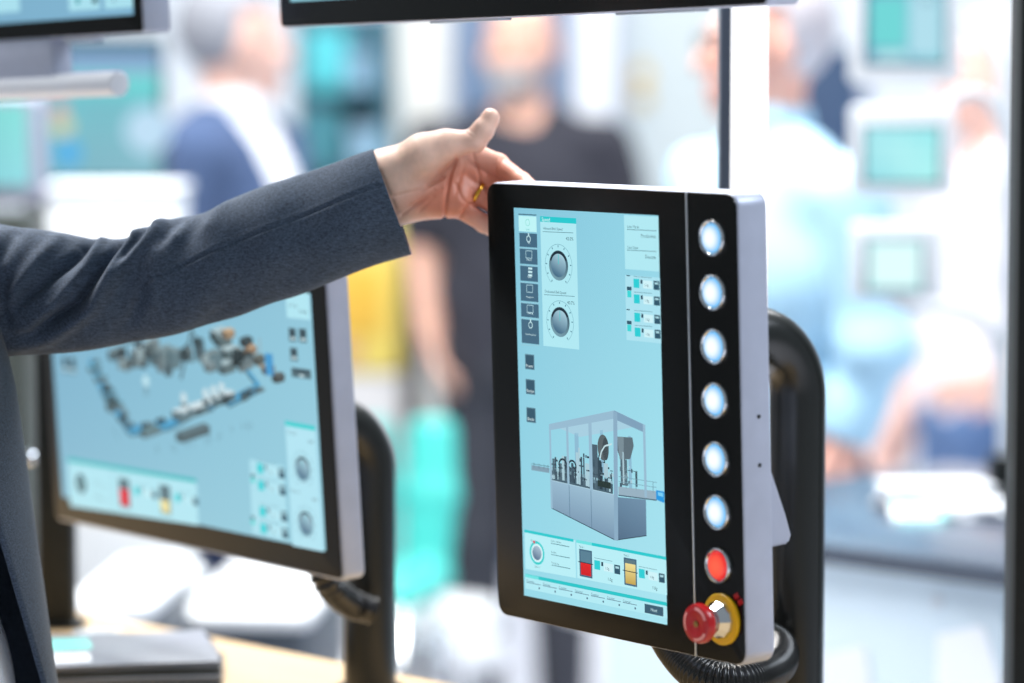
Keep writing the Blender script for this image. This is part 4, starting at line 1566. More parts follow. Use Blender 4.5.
# relax the grid steps
def relax(V, Q, it=3, lam=0.5):
    E = np.vstack([Q[:, [0, 1]], Q[:, [1, 2]], Q[:, [2, 3]], Q[:, [3, 0]]])
    for _ in range(it):
        acc = np.zeros_like(V)
        cnt = np.zeros(len(V))
        np.add.at(acc, E[:, 0], V[E[:, 1]])
        np.add.at(acc, E[:, 1], V[E[:, 0]])
        np.add.at(cnt, E[:, 0], 1)
        np.add.at(cnt, E[:, 1], 1)
        V = V + lam * (acc / cnt[:, None] - V)
    return V


V = relax(V, Q, 2, 0.45)
# skin tone: paler back and thumb ball, pinker palm and fingers
def blob(V, c, r):
    return np.exp(-(((V - hp3(*c)) / np.array(r)) ** 2).sum(1))


pal, pnk = np.array(s2l((238, 200, 180))[:3]), np.array(s2l((204, 128, 102))[:3])
wgt = np.clip(blob(V, (390, 420, -2), (34, 30, 30)) * 1.1 + blob(V, (600, 380, 0), (40, 40, 40)) * .9 + blob(V, (250, 460, 10), (26, 12, 30)) * .6 + blob(V, (530, 110, 18), (9, 12, 14)) * .15, 0, 1)[:, None]
HC = pal * (1 - wgt) + pnk * wgt
Rm = np.array([RIGHT, UP, -FWD]).T          # millimetre axes to world
HW = (V * 0.001) @ Rm.T + np.array(H_ORG)
# torso, head and hidden arm of the same body (covered by the suit where not seen)
S = SDF((-.42, -.28, -.02), (.42, .22, 1.84), .009)
for sx in (-1, 1):
    S.chain([(sx * .085, .0, .90), (sx * .098, -.012, .50), (sx * .102, .018, .09)], [.084, .054, .04], .03)
S.ell((0, .0, 1.27), (.155, .105, .20), .05)
S.ell((0, -.01, 1.05), (.145, .108, .18), .05)
S.ell((0, 0, .93), (.155, .115, .13), .05)
S.cap((-.135, .01, 1.40), (.135, .01, 1.40), .055, .055, .05)
S.chain([(-.19, .01, 1.40), (-.25, .04, 1.13), (-.255, -.06, .89)], [.05, .04, .028], .02)
for q in (-1.5, -.5, .5, 1.5):
    S.cap((-.255, -.065 + q * .012, .87), (-.255, -.085 + q * .019, .80), .017, .012, .012)
    S.cap((-.255, -.085 + q * .019, .80), (-.24, -.10 + q * .02, .735), .0115, .009, .003)
S.cap((-.25, -.10, .86), (-.23, -.125, .79), .015, .011, .008)
S.cap((0, .018, 1.43), (0, .012, 1.57), .058, .053, .03)
S.ell((0, .012, 1.665), (.077, .096, .100), .02)
S.ell((0, -.026, 1.595), (.058, .066, .072), .03)
S.cap((0, -.086, 1.650), (0, -.110, 1.610), .009, .014, .012)
for sx in (-1, 1):
    S.ell((sx * .033, -.098, 1.648), (.018, .014, .011), .012, True)
    S.ell((sx * .079, .014, 1.630), (.010, .021, .032), .006)
for sx in (-1, 1):
    S.cap((sx * .012, -.088, 1.668), (sx * .05, -.078, 1.668), .010, .009, .012)
    S.ell((sx * .045, -.066, 1.612), (.022, .022, .024), .02)
S.cap((0, -.072, 1.545), (0, -.074, 1.553), .020, .022, .03)
S.cap((-.024, -.094, 1.574), (.024, -.094, 1.574), .006, .006, .008)
V2, Q2 = S.mesh()
Ri = np.array(FMi.to_3x3())
ti = np.array(FMi.translation)
HL = HW @ Ri.T + ti
Vb = np.vstack([HL, V2])
Qb = np.vstack([Q, Q2 + len(HL)])
meb = np_mesh(Vb, Qb)
vcol(meb, np.vstack([HC, np.tile(np.array(s2l((226, 182, 162))[:3]), (len(V2), 1))]))
M_hand = attr_mat('hand_skin', 0, 0.42, 0.22, 900, 0.15, 0.4)
link('body', meb, M_hand, make_front)
for sx in (-1, 1):
    add_eye(make_front, (sx * .033, -.0775, 1.647), 1.0)


def h2l(p):
    return FMi @ (H_ORG + Vector(Rm @ (np.array(p) * 0.001)))


# thumb nail on the far edge of the thumb tip
T = SDF((-8, -8, -8), (8, 8, 8), 0.5)
T.ell((0, 0, 0), (4.6, 6.6, 1.3), .5)
Vn, Qn = T.mesh()
cN = hp3(509, 112, 15)
ax1 = np.array([0.45, 0.86, 0.05])
ax1 /= np.linalg.norm(ax1)
axn = np.array([-0.80, 0.42, 0.10])
axn /= np.linalg.norm(axn)
axn = axn - ax1 * (axn @ ax1)
axn /= np.linalg.norm(axn)
ax0 = np.cross(ax1, axn)
Vn = cN + Vn[:, :1] * ax0 + Vn[:, 1:2] * ax1 + Vn[:, 2:] * axn
Vn = ((Vn * .001) @ Rm.T + np.array(H_ORG)) @ Ri.T + ti
link('thumb_nail', np_mesh(Vn, Qn), mat('nail', (238, 200, 188), .25), make_front)

# gold ring round the ring finger
ra_, rb_ = hp3(*fingers[2][0][0]), hp3(*fingers[2][0][1])
dr = (rb_ - ra_) / np.linalg.norm(rb_ - ra_)
rc = hp3(474, 416, -10.5)
n1 = np.cross(dr, (0, 0, 1.0))
n1 /= np.linalg.norm(n1)
n2 = np.cross(dr, n1)
Vr, Fr = [], []
for i in range(48):
    t = 2 * math.pi * i / 48
    rad = math.cos(t) * n1 + math.sin(t) * n2
    for (dr_, al) in ((10.4, -2.0), (11.3, -1.6), (11.6, 0), (11.3, 1.6), (10.4, 2.0)):
        Vr.append(rc + rad * dr_ * 0.98 + dr * al)
for i in range(48):
    j = (i + 1) % 48
    for k in range(5):
        l = (k + 1) % 5
        Fr.append((i * 5 + k, i * 5 + l, j * 5 + l, j * 5 + k))
Vr = ((np.array(Vr) * .001) @ Rm.T + np.array(H_ORG)) @ Ri.T + ti
rg = link('finger_ring', np_mesh(Vr, np.array(Fr)), mat('gold', (222, 170, 66), .2, 1.0), make_front)
rg['label'] = 'gold ring'

# ---- jacket: sleeve with elbow folds, then the body of the jacket
edge = [((-95, 200), (-80, 372)), ((-45, 210), (-40, 364)), ((0, 223), (0, 357.5)), ((38, 230), (44, 355)), ((72, 235), (82, 350.5)), ((101, 238), (116, 345.5)), ((124, 238), (148, 339.5)),
        ((150, 226), (180, 333)), ((176, 219), (211, 325)), ((200, 213.5), (240, 315)), ((228, 200.5), (269, 304.5)), ((260, 187.5), (297, 295.5)), ((294, 176.5), (330, 283)), ((334, 162.5), (372, 266.5)), ((373, 149), (411.5, 254.5))]
E1 = smooth_path([(a[0], a[1], 0) for a, b in edge], 440)[:, :2]
E2 = smooth_path([(b[0], b[1], 0) for a, b in edge], 440)[:, :2]
DARM = 2.872
mm = DARM / FPX
NS = 200


def to_plane(P):
    return (np.asarray(P, float) - np.array([512, 341.5])) * np.array([1, -1]) * mm


FOLDS = [  # image-plane ridge (+) and valley (-) lines, metres of relief, width in metres
    ([(142, 229), (122, 262), (98, 306), (52, 340), (10, 350)], .0090, .0070), ([(128, 240), (110, 268), (84, 306), (40, 335), (5, 342)], -.0120, .0045),
    ([(106, 238), (92, 268), (62, 304), (20, 335)], .0070, .0062), ([(92, 240), (72, 264), (42, 292), (8, 325)], -.0095, .0052),
    ([(66, 236), (44, 260), (16, 300), (-10, 330)], .0050, .0070), ([(20, 235), (5, 262), (-12, 300)], -.006, .007),
    ([(164, 224), (140, 254), (120, 282), (104, 312)], .0055, .0056), ([(150, 231), (132, 254), (118, 274)], -.0070, .0036),
    ([(158, 285), (157, 300), (153, 318)], .0030, .0060), ([(149, 283), (145, 300), (136, 322), (120, 334)], -.0036, .0060),
    ([(196, 216), (184, 234), (170, 250)], .0038, .0060), ([(182, 219), (170, 238), (158, 252)], -.0034, .0050),
    ([(226, 203), (216, 222), (200, 240)], .0026, .0070), ([(12, 280), (10, 318), (20, 340)], -.007, .0060),
    ([(250, 300), (300, 276), (350, 262)], -.0020, .012), ([(230, 270), (290, 250), (360, 225)], .0022, .014),
]
SEAM = [(150, 284), (158, 279), (196, 262), (232, 246), (280, 227), (330, 208), (381, 188)]


def pl_dist(X, pts):
    D = np.full(X.shape[:-1], 9.0)
    Pq = to_plane(pts)
    for a, b in zip(Pq[:-1], Pq[1:]):
        ab = b - a
        t = np.clip(((X - a) @ ab) / (ab @ ab), 0, 1)
        D = np.minimum(D, np.linalg.norm(X - a - t[..., None] * ab, axis=-1))
    return D


top_, bot_ = to_plane(E1), to_plane(E2)
cen = (top_ + bot_) / 2
half = (top_ - bot_) / 2
hl = np.linalg.norm(half, axis=1)
# a heavy fold lip where upper arm meets forearm keeps the outline notch
th = np.linspace(0, 2 * np.pi, NS, endpoint=False)
XY = cen[:, None, :] + half[:, None, :] * np.cos(th)[None, :, None]
ZZ = np.sin(th)[None, :] * (hl * .84)[:, None]
nxy = half / hl[:, None]
disp = np.zeros(ZZ.shape)
front = np.clip(np.sin(th)[None, :] * 1.6 + .35, 0, 1)
for pts, amp, wd in FOLDS:
    a_e, b_e = to_plane(pts)[0], to_plane(pts)[-1]
    Lf = np.linalg.norm(b_e - a_e)
    tt = ((XY - a_e) @ (b_e - a_e)) / Lf ** 2
    tap = np.clip((1.02 - tt) * 2.6, 0, 1) ** 1.3
    disp += amp * np.exp(-(pl_dist(XY, pts) / wd) ** 2) * front * tap
disp -= .0012 * np.exp(-(pl_dist(XY, SEAM) / .0011) ** 2) * (np.sin(th)[None, :] > 0)
disp += .0004 * np.exp(-((pl_dist(XY, SEAM) - .003) / .0020) ** 2) * (np.sin(th)[None, :] > 0)
# soft random drape
uu = np.linspace(0, 1, 440)[:, None]
for k in range(10):
    fa, fb, ph = RNG.uniform(6, 26), RNG.integers(1, 4), RNG.uniform(0, 6.28)
    disp += .0011 * np.sin(fa * uu * 2 + fb * th[None, :] + ph) * (1.2 - .8 * uu)
edge_damp = np.clip(np.abs(np.sin(th)) * 2.2, 0.25, 1)[None, :]
disp *= edge_damp
XY = XY + nxy[:, None, :] * (np.cos(th)[None, :] * disp)[..., None]
ZZ = ZZ + np.sin(th)[None, :] * disp
rings = [(XY, ZZ)]
Vs = np.concatenate([XY, ZZ[..., None]], -1)            # rings x NS x 3
# turned-in cuff
inner = []
for sc_, back in ((.985, 0.0), (.955, .0), (.93, .004), (.90, .03)):
    c3 = np.r_[cen[-1], 0]
    ring = c3 + (Vs[-1] - c3) * sc_
    axv = np.r_[(cen[-1] - cen[-6]), 0]
    axv /= np.linalg.norm(axv)
    inner.append(ring - axv * back)
Vs = np.concatenate([Vs, np.array(inner)], 0)
nr = Vs.shape[0]
pts3 = Vs.reshape(-1, 3)
Wd_ = np.array(CAMP) + np.array(FWD) * DARM + pts3[:, :1] * np.array(RIGHT) + pts3[:, 1:2] * np.array(UP) - pts3[:, 2:] * np.array(FWD)
Fq = []
ii, kk = np.meshgrid(np.arange(nr - 1), np.arange(NS), indexing='ij')
k2 = (kk + 1) % NS
Fq = np.stack([ii * NS + kk, (ii + 1) * NS + kk, (ii + 1) * NS + k2, ii * NS + k2], -1).reshape(-1, 4)
SL = Wd_ @ Ri.T + ti
# jacket body: open-fronted loft round the torso
zs = np.linspace(.76, 1.47, 90)
prof_z = [.76, .90, 1.02, 1.12, 1.22, 1.32, 1.40, 1.45, 1.47]
prof_x = [.275, .268, .252, .236, .219, .203, .185, .130, .095]
prof_y = [.200, .190, .172, .160, .152, .146, .120, .095, .085]
rx, ry = np.interp(zs, prof_z, prof_x), np.interp(zs, prof_z, prof_y)
NA = 160
JV, JF = [], []
for i, z in enumerate(zs):
    op = math.radians(np.interp(z, [.76, 1.05, 1.25, 1.47], [62, 50, 36, 34]))
    ang_ = np.linspace(-math.pi / 2 + op, 1.5 * math.pi - op, NA)
    wv = .006 * np.sin(ang_ * 5 + z * 6) * np.interp(z, [.76, 1.3, 1.47], [1.5, .6, .2])
    for a, wq in zip(ang_, wv):
        JV.append(((rx[i] + wq) * math.cos(a), (ry[i] + wq) * math.sin(a), z))
for i in range(len(zs) - 1):
    for k in range(NA - 1):
        JF.append((i * NA + k, i * NA + k + 1, (i + 1) * NA + k + 1, (i + 1) * NA + k))
# inner face of the cloth
no = len(JV)
for i, z in enumerate(zs):
    for k in range(NA):
        x, y, _ = JV[i * NA + k]
        q = math.hypot(x, y)
        JV.append((x * (q - .004) / q, y * (q - .004) / q, z))
for i in range(len(zs) - 1):
    for k in range(NA - 1):
        JF.append((no + i * NA + k, no + (i + 1) * NA + k, no + (i + 1) * NA + k + 1, no + i * NA + k + 1))
    for k in (0, NA - 1):
        JF.append((i * NA + k, (i + 1) * NA + k, no + (i + 1) * NA + k, no + i * NA + k))
for k in range(NA - 1):
    for i in (0, len(zs) - 1):
        JF.append((i * NA + k, i * NA + k + 1, no + i * NA + k + 1, no + i * NA + k))
JV = np.array(JV)
# right sleeve, hanging
T = SDF((-.36, -.2, .82), (.05, .14, 1.50), .006)
T.cap((-.085, .012, 1.408), (-.17, .012, 1.40), .062, .070, .03)
T.chain([(-.172, .01, 1.398), (-.255, .04, 1.13), (-.26, -.055, .90)], [.072, .062, .050], .02)
T.cut(lambda x, y, z: .90 - z)
V3, Q3 = T.mesh()
T = SDF((.05, -.12, 1.20), (.34, .16, 1.52), .006)
T.chain([(.09, .01, 1.405), (.145, .012, 1.402)], [.064, .062], .02)
V4, Q4 = T.mesh()
sl_all = np.vstack([SL, JV, V3, V4])
fa_all = np.vstack([Fq, np.array(JF) + len(SL), Q3 + len(SL) + len(JV), Q4 + len(SL) + len(JV) + len(V3)])
suit = fabric_mat('charcoal_wool', (61, 72, 88), 1700, .85, .42, .08)
mj = np_mesh(sl_all, fa_all)
link('jacket', mj, suit, make_front)
# shirt, trousers, shoes, hair
T = SDF((-.3, -.2, .88), (.3, .2, 1.52), .008)
T.ell((0, .0, 1.27), (.165, .115, .21), .05)
T.ell((0, -.012, 1.03), (.196, .138, .22), .05)
T.cap((-.12, .01, 1.40), (.12, .01, 1.40), .058, .058, .05)
T.cap((0, 0, 1.45), (0, -.03, 1.62), .064, .07, .012, True)
T.cut(lambda x, y, z: .93 - z)
V5, Q5 = T.mesh()
link('shirt', np_mesh(V5, Q5), fabric_mat('white_shirt', (232, 236, 244), 700, .9, .05), make_front)
T = SDF((-.12, -.14, 1.40), (.12, .12, 1.56), .005)
T.cap((0, .012, 1.44), (0, .008, 1.515), .078, .070, .005)
T.cap((0, .012, 1.40), (0, .008, 1.60), .064, .060, .005, True)
T.cap((0, -.09, 1.46), (0, -.09, 1.56), .022, .035, .006, True)
Vc, Qc = T.mesh()
link('collar', np_mesh(Vc, Qc), fabric_mat('white_shirt', (232, 236, 244)), make_front)
T = SDF((-.3, -.25, 0.0), (.3, .25, 1.1), .009)
for sx in (-1, 1):
    T.chain([(sx * .085, .0, .90), (sx * .098, -.012, .50), (sx * .102, .018, .09)], [.10, .072, .058], .03)
T.ell((0, .0, .93), (.176, .136, .14), .04)
T.cut(lambda x, y, z: np.maximum(z - 1.0, .045 - z))
V6, Q6 = T.mesh()
link('trousers', np_mesh(V6, Q6), fabric_mat('charcoal_wool', (56, 66, 80)), make_front)
for sx in (-1, 1):
    T = SDF((-.08, -.22, -.01), (.08, .12, .14), .005)
    T.cap((0, .03, .05), (0, -.13, .034), .050, .042, .02)
    T.cap((0, .02, .06), (0, .02, .11), .050, .048, .02)
    T.cut(lambda x, y, z: .001 - z)
    V7, Q7 = T.mesh()
    so = link('shoe', np_mesh(V7, Q7), mat('black_leather', (24, 22, 22), .3), make_front)
    so.location = (sx * .105, 0, 0)
T = SDF((-.13, -.15, 1.52), (.13, .18, 1.81), .005)
T.ell((0, .018, 1.675), (.085, .103, .104), .01)
g = np.meshgrid(*T.ax, indexing='ij')
T.F = np.maximum(T.F, np.where(g[1] < .015, 1.705 - g[2], 1.560 - g[2] + np.clip(.05 - g[1], 0, .05) * 1.6).astype(np.float32))
V8, Q8 = T.mesh()
link('hair', np_mesh(V8, Q8), mat('brown_hair', (84, 66, 54), .6, 0, .3, .3, 120, .5, 400), make_front)


# ------------------------------------------------------------------ background things
def small_screen(label, px0, py0, px1, py1, s0, s1, d, face, cols, tube=None, depth=0.05):
    a, b = at(px0, py0, d), at(px1, py1, d)
    cx, zb = (a.x + b.x) / 2, b.z
    W, H = b.x - a.x, a.z - b.z
    k = d / FPX
    rt = root('small_panel', label, 'screen', (cx, a.y, zb), (0, 0, math.radians(-6)), 'white framed small screens on the stand')
    link('housing', plate(W, H, 0.010, 0, depth, 0.004, 0, H / 2), M_white, rt, 35)
    x0, x1 = (s0[0] - px0) * k - W / 2, (s1[0] - px0) * k - W / 2
    z1, z0 = H - (s0[1] - py0) * k, H - (s1[1] - py0) * k
    box('dark_bezel', (x0 - .005, -0.001, z0 - .004), (x1 + .004, 0.002, z1 + .003), mat('slate_bezel', (58, 74, 96), .4), rt, 0.001)
    me = from_arrays([(x0, -.0015, z1), (x1, -.0015, z1), (x1, -.0015, z0), (x0, -.0015, z0)], [(0, 1, 2, 3)])
    vcol(me, np.array([s2l(c) for c in cols]))
    so = link('screen', me, M_ui, rt)
    if face:
        G = Art(rt, -.0015)
        for (u0, v0, u1, v1, c) in face:
            X0, X1 = x0 + (x1 - x0) * u0, x0 + (x1 - x0) * u1
            Z0, Z1 = z1 - (z1 - z0) * v0, z1 - (z1 - z0) * v1
            G.poly([(X0, Z0), (X1, Z0), (X1, Z1), (X0, Z1)], c, 3)
        G.done('screen_picture', so)
    if tube:
        path = smooth_path([rt.matrix_world.inverted() @ at(*p) for p in tube], 60)
        link('carrier_arm', sweep(path, 0.0085, 14), M_white, rt, True)
    return rt


DP = 4.45
small_screen('topmost small white screen showing a turquoise table', 850, -40, 962, 84, (868, -20), (945, 63), DP,
             [(.04, .2, .5, .8, (110, 214, 214)), (.55, .1, .95, .9, (176, 222, 236)), (.04, .02, .95, .14, (70, 130, 160)), (.1, .86, .5, .96, (190, 236, 240)), (.7, .2, .85, .28, (60, 110, 140))],
             [(110, 180, 206), (130, 196, 216), (150, 214, 226), (96, 160, 190)], [(948, 20, DP + .07), (975, 30, DP + .07), (1000, 60, DP + .06), (1003, 120, DP + .06)])
small_screen('middle small white screen with a plain pale turquoise display', 850, 106, 955, 196, (866, 127), (939, 182), DP,
             [(.05, .3, .95, .34, (186, 246, 246)), (.05, .55, .95, .59, (186, 246, 246)), (.5, .1, .53, .9, (186, 246, 246))],
             [(166, 232, 240), (150, 234, 238), (176, 246, 244), (150, 222, 232)], [(930, 130, DP + .07), (960, 95, DP + .07), (990, 100, DP + .06), (1004, 140, DP + .06), (1004, 200, DP + .06)])
small_screen('lowest small white screen, glowing almost white', 851, 224, 943, 300, (868, 240), (922, 290), DP,
             [(.06, .08, .94, .92, (226, 255, 255))], [(180, 244, 250), (200, 250, 252), (190, 246, 248), (170, 240, 246)],
             [(890, 296, DP + .06), (910, 308, DP + .06), (950, 309, DP + .06), (978, 316, DP + .06), (996, 345, DP + .06), (1001, 420, DP + .06)])
# white upright of the stand with dark foot
p = at(1004, 455, DP + .07)
st = root('screen_stand', 'slim white upright with a dark foot carrying the small screens', 'stand', (p.x, p.y, 1.0))
box('upright', (-.008, -.008, 0.02), (.008, .008, 1.05), M_white, st, .002)
box('dark_foot', (-.022, -.022, 0.0), (.022, .022, max(.05, p.z - 1.0)), M_blackmetal, st, .004)

# things on the display counter
def on_counter(name, label, cat, px, py, sx, sy, sz, yaw, m, group=None, zb=1.0):
    d = (EYE - zb) * FPX / (py - 71.0)
    p = at(px, py, d)
    r0 = root(name, label, cat, (p.x, p.y, zb), (0, 0, math.radians(yaw)), group)
    return r0


r0 = on_counter('paper_stack', 'thick stack of white papers on the dark counter', 'papers', 935, 502, 0, 0, 0, 0, None, 'papers on the dark counter')
for i in range(5):
    M_ = Matrix.Rotation(math.radians(-30 + 9 * i), 4, 'Z')
    box('sheet', (-.075, -.05, .006 * i), (.075, .05, .006 * i + .005), M_paper_patch, r0, .0008, M_)
r0 = on_counter('paper_stack', 'low fan of white papers beside the dark stand foot', 'papers', 972, 512, 0, 0, 0, 0, None, 'papers on the dark counter')
for i in range(4):
    M_ = Matrix.Rotation(math.radians(20 - 14 * i), 4, 'Z')
    box('sheet', (-.04, -.05, .004 * i), (.04, .05, .004 * i + .0035), M_paper_patch, r0, .0008, M_)
r0 = on_counter('tablet', 'small tablet with a glowing turquoise screen on the dark counter', 'tablet', 925, 516, 0, 0, 0, 0, None)
link('case', plate(.085, .055, .006, 0, .008, .002, 0, .0275), M_white, r0, 35).rotation_euler = (math.radians(-72), 0, 0)
sc2 = box('screen', (-.036, -.0012, .006), (.036, -.0004, .049), mat('turquoise_glow', (150, 240, 236), .3, emit=.9), r0, 0)
sc2.rotation_euler = (math.radians(-72), 0, 0)


def rack(label, px0, px1, py0, d, shelves, base, group=None):
    """shelf unit standing on the floor with boxes on its boards"""
    a, b = at(px0, py0, d), at(px1, py0, d)
    W, H = b.x - a.x, a.z
    rt = root('display_rack', label, 'rack', ((a.x + b.x) / 2, a.y, 0), (0, 0, 0), group)
    box('back_panel', (-W / 2, .30, 0), (W / 2, .33, H), base, rt, .003)
    for sx in (-1, 1):
        box('side_panel', (sx * W / 2 - .015, 0, 0), (sx * W / 2 + .015, .30, H), base, rt, .003)
    for z in shelves:
        box('shelf', (-W / 2 + .016, .01, z), (W / 2 - .016, .30, z + .025), base, rt, .002)
    return rt


mteal = mat('dark_teal_laminate', (66, 112, 130), .5, 0, .4, .1, 6)
RD = 9.2
zz_ = [at(340, y, RD).z for y in (98, 176, 260)]
rk = rack('tall dark teal display rack between the suited man and the black-shirted man', 300, 388, 10, RD, zz_ + [.1], mteal)
cT, cB, cL = mat('turquoise_box', (96, 214, 224), .5), mat('pale_blue_box', (150, 190, 218), .5), mat('slate_box', (72, 84, 96), .5)
for px0, px1, py0, sh, m, lb in ((305, 342, 30, 0, cT, 'turquoise box at the left of the top rack board'), (346, 372, 55, 0, cB, 'pale blue box at the right of the top rack board'),
                                 (350, 378, 128, 1, cB, 'pale blue box on the second rack board'), (308, 338, 110, 1, mat('deep_teal_box', (70, 140, 156), .5), 'deep teal box on the second rack board'),
                                 (306, 346, 205, 2, mat('sea_green_box', (112, 196, 204), .5), 'sea green box on the third rack board')):
    a, b = at(px0, py0, RD), at(px1, py0, RD)
    z0 = zz_[sh] + .025
    r0 = root('carton', lb, 'box', ((a.x + b.x) / 2, a.y + .14, z0), group='boxes on the teal rack')
    w_ = b.x - a.x
    h_ = max(.08, a.z - z0)
    box('carton_body', (-w_ / 2, -.10, 0), (w_ / 2, .10, h_), m, r0, .004)
    box('carton_lid', (-w_ / 2 - .004, -.104, h_ - .03), (w_ / 2 + .004, .104, h_ + .004), m, r0, .002)


def wall_panel(name, label, cat, px0, px1, py0, py1, d, m, t=.06, rim=None):
    a, b = at(px0, py0, d), at(px1, py1, d)
    z0 = max(0.0, b.z)
    rt = root(name, label, cat, ((a.x + b.x) / 2, a.y, z0))
    w_, h_ = b.x - a.x, a.z - z0
    box('board', (-w_ / 2, 0, 0), (w_ / 2, t, h_), m, rt, .004)
    for sx in (-1, 1):
        box('edge_profile', (sx * w_ / 2 - .012, -.006, 0), (sx * w_ / 2 + .012, t + .006, h_ + .004), rim or M_alu, rt, .002)
    return rt


wall_panel('booth_board', 'cream white partition board right of the teal rack', 'partition', 392, 452, -40, 800, 9.9, mat('cream_board', (238, 236, 228), .5))
wall_panel('booth_board', 'blue-grey partition board behind the bald man', 'partition', 452, 572, -40, 800, 10.2, mat('blue_grey_board', (112, 136, 166), .5))
wall_panel('booth_board', 'bright white partition board right of the bald man', 'partition', 574, 615, -40, 800, 9.8, mat('white_board', (244, 246, 250), .5))
pgb = wall_panel('booth_board', 'pale grey partition board with a yellow sign on it', 'partition', 618, 800, -40, 800, 10.0, mat('pale_grey_board', (196, 206, 208), .5))
wall_panel('booth_board', 'dark navy partition board behind the small screens', 'partition', 796, 868, 46, 800, 9.0, mat('navy_board', (44, 70, 104), .5))
a = at(642, 66, 9.98)
sg = root('yellow_sign', 'narrow yellow sign on the pale grey partition', 'sign', (a.x, pgb.location.y - .008, at(642, 106, 9.98).z))
box('sign_plate', (-.022, 0, 0), (.022, .008, a.z - at(642, 106, 9.98).z), mat('yellow_sign', (206, 166, 34), .5), sg, .002)
box('sign_band', (-.022, -.001, .05), (.022, 0, .07), M_white, sg, 0)

# yellow machine cabinet behind the wide monitor
YD = 8.2
a, b = at(352, 228, YD), at(402, 376, YD)
ym = root('machine_cabinet', 'yellow machine cabinet right of the wide monitor', 'machine', ((a.x + b.x) / 2 - .1, a.y, 0))
w_ = b.x - a.x + .2
ybase = b.z
mY = mat('machine_yellow', (236, 214, 110), .4, 0, .5, .05, 4)
box('plinth', (-w_ / 2, 0, 0), (w_ / 2, .5, ybase), mat('light_grey_plinth', (206, 206, 208), .5), ym, .01)
box('hood', (-w_ / 2, 0, ybase + .004), (w_ / 2, .5, a.z), mY, ym, .02)
box('corner_post', (w_ / 2 + .002, -.01, 0), (w_ / 2 + .042, .5, a.z), mat('dark_brown_post', (58, 52, 50), .5), ym, .004)
box('hatch', (-w_ / 2 + .06, -.008, ybase + .10), (w_ / 2 - .05, 0, ybase + .28), mat('amber_hatch', (232, 186, 74), .4), ym, .004)
box('badge', (-.01, -.006, ybase + .03), (.05, 0, ybase + .08), mat('pale_red_badge', (206, 150, 130), .5), ym, .002)


def shell_chair(label, px0, px1, py0, py1, d, tilt, rgb, group='turquoise chairs'):
    a, b = at(px0, py0, d), at(px1, py1, d)
    rt = root('shell_chair', label, 'chair', ((a.x + b.x) / 2, a.y, 0), (0, 0, math.radians(tilt)), group)
    w_ = (b.x - a.x)
    zs_, zt = b.z, a.z
    m = mat('turquoise_shell', rgb, .45, 0, .5, .03, 8)
    T = SDF((-w_ * .9, -.4, zs_ - .06), (w_ * .9, .16, zt + .06), .006)
    zm = zs_ + (zt - zs_) * .55
    for k in np.linspace(-.30, .30, 7):
        T.cap((w_ * k * .95, -.015, zs_ + .02), (w_ * k * 1.25 + w_ * .05, .015, zm), .02, .02, .02)
        T.cap((w_ * k * 1.25 + w_ * .05, .015, zm), (w_ * k * .95, .05, zt - .02), .02, .02, .02)
    for k in np.linspace(-.34, .34, 7):
        T.cap((w_ * k * .9, -.02, zs_ + .015), (w_ * k, -.30, zs_ + .02), .02, .018, .03)
    V, Q = T.mesh()
    link('seat_shell', np_mesh(V, Q), m, rt)
    for sx in (-1, 1):
        for sy in (0, 1):
            link('leg', sweep([(sx * w_ * .28, -.05 - .28 * sy, zs_ + .01), (sx * w_ * .42, -.02 - .36 * sy, 0.012)], .012, 10), M_chrome, rt, True)
            link('foot_cap', lathe([(.016, 0), (.016, .012), (.012, .016)], 12, 'z'), M_blackmetal, rt, 30).location = (sx * w_ * .42, -.02 - .36 * sy, 0)
    return rt


shell_chair('turquoise shell chair in front of the bald man', 402, 450, 424, 588, 6.3, -12, (66, 186, 178))
shell_chair('partly hidden turquoise shell chair behind the bent tube', 358, 392, 426, 575, 7.4, 8, (66, 186, 178))


def stool(label, px, py, d, rad, m, group='white stools'):
    p = at(px, py, d)
    rt = root('round_stool', label, 'stool', (p.x, p.y, 0), group=group)
    h = max(.15, p.z)
    link('seat', lathe([(rad * .92, h - .06), (rad, h - .045), (rad, h - .015), (rad * .94, h), (rad * .5, h + .004), (.002, h + .005)], 32, 'z'), m, rt, 30)
    link('column', lathe([(.03, .02), (.025, h - .055)], 18, 'z'), M_chrome, rt, 30)
    link('base', lathe([(rad * .85, 0), (rad * .85, .01), (.04, .03)], 28, 'z'), M_chrome, rt, 30)
    return rt


stool('white round stool nearest the turquoise chair', 440, 604, 6.9, .13, M_white)
stool('white round stool left of the big panel corner', 470, 640, 7.3, .075, M_white)
stool('white round stool below the lower edge of the big panel', 625, 585, 6.7, .15, M_white)


def carton_box(name, label, cat, px0, px1, py0, py1, d, m, dep=.4, group=None, floor=True):
    a, b = at(px0, py0, d), at(px1, py1, d)
    zb = 0.0 if floor else b.z
    rt = root(name, label, cat, ((a.x + b.x) / 2, a.y, zb), (0, 0, math.radians(-6)), group)
    w_ = b.x - a.x
    box('body', (-w_ / 2, 0, 0), (w_ / 2, dep, a.z - zb - .02), m, rt, .01)
    box('top_board', (-w_ / 2 - .01, -.01, a.z - zb - .018), (w_ / 2 + .01, dep + .01, a.z - zb), M_white, rt, .004)
    return rt


md = mat('charcoal_plinth', (70, 78, 88), .5)
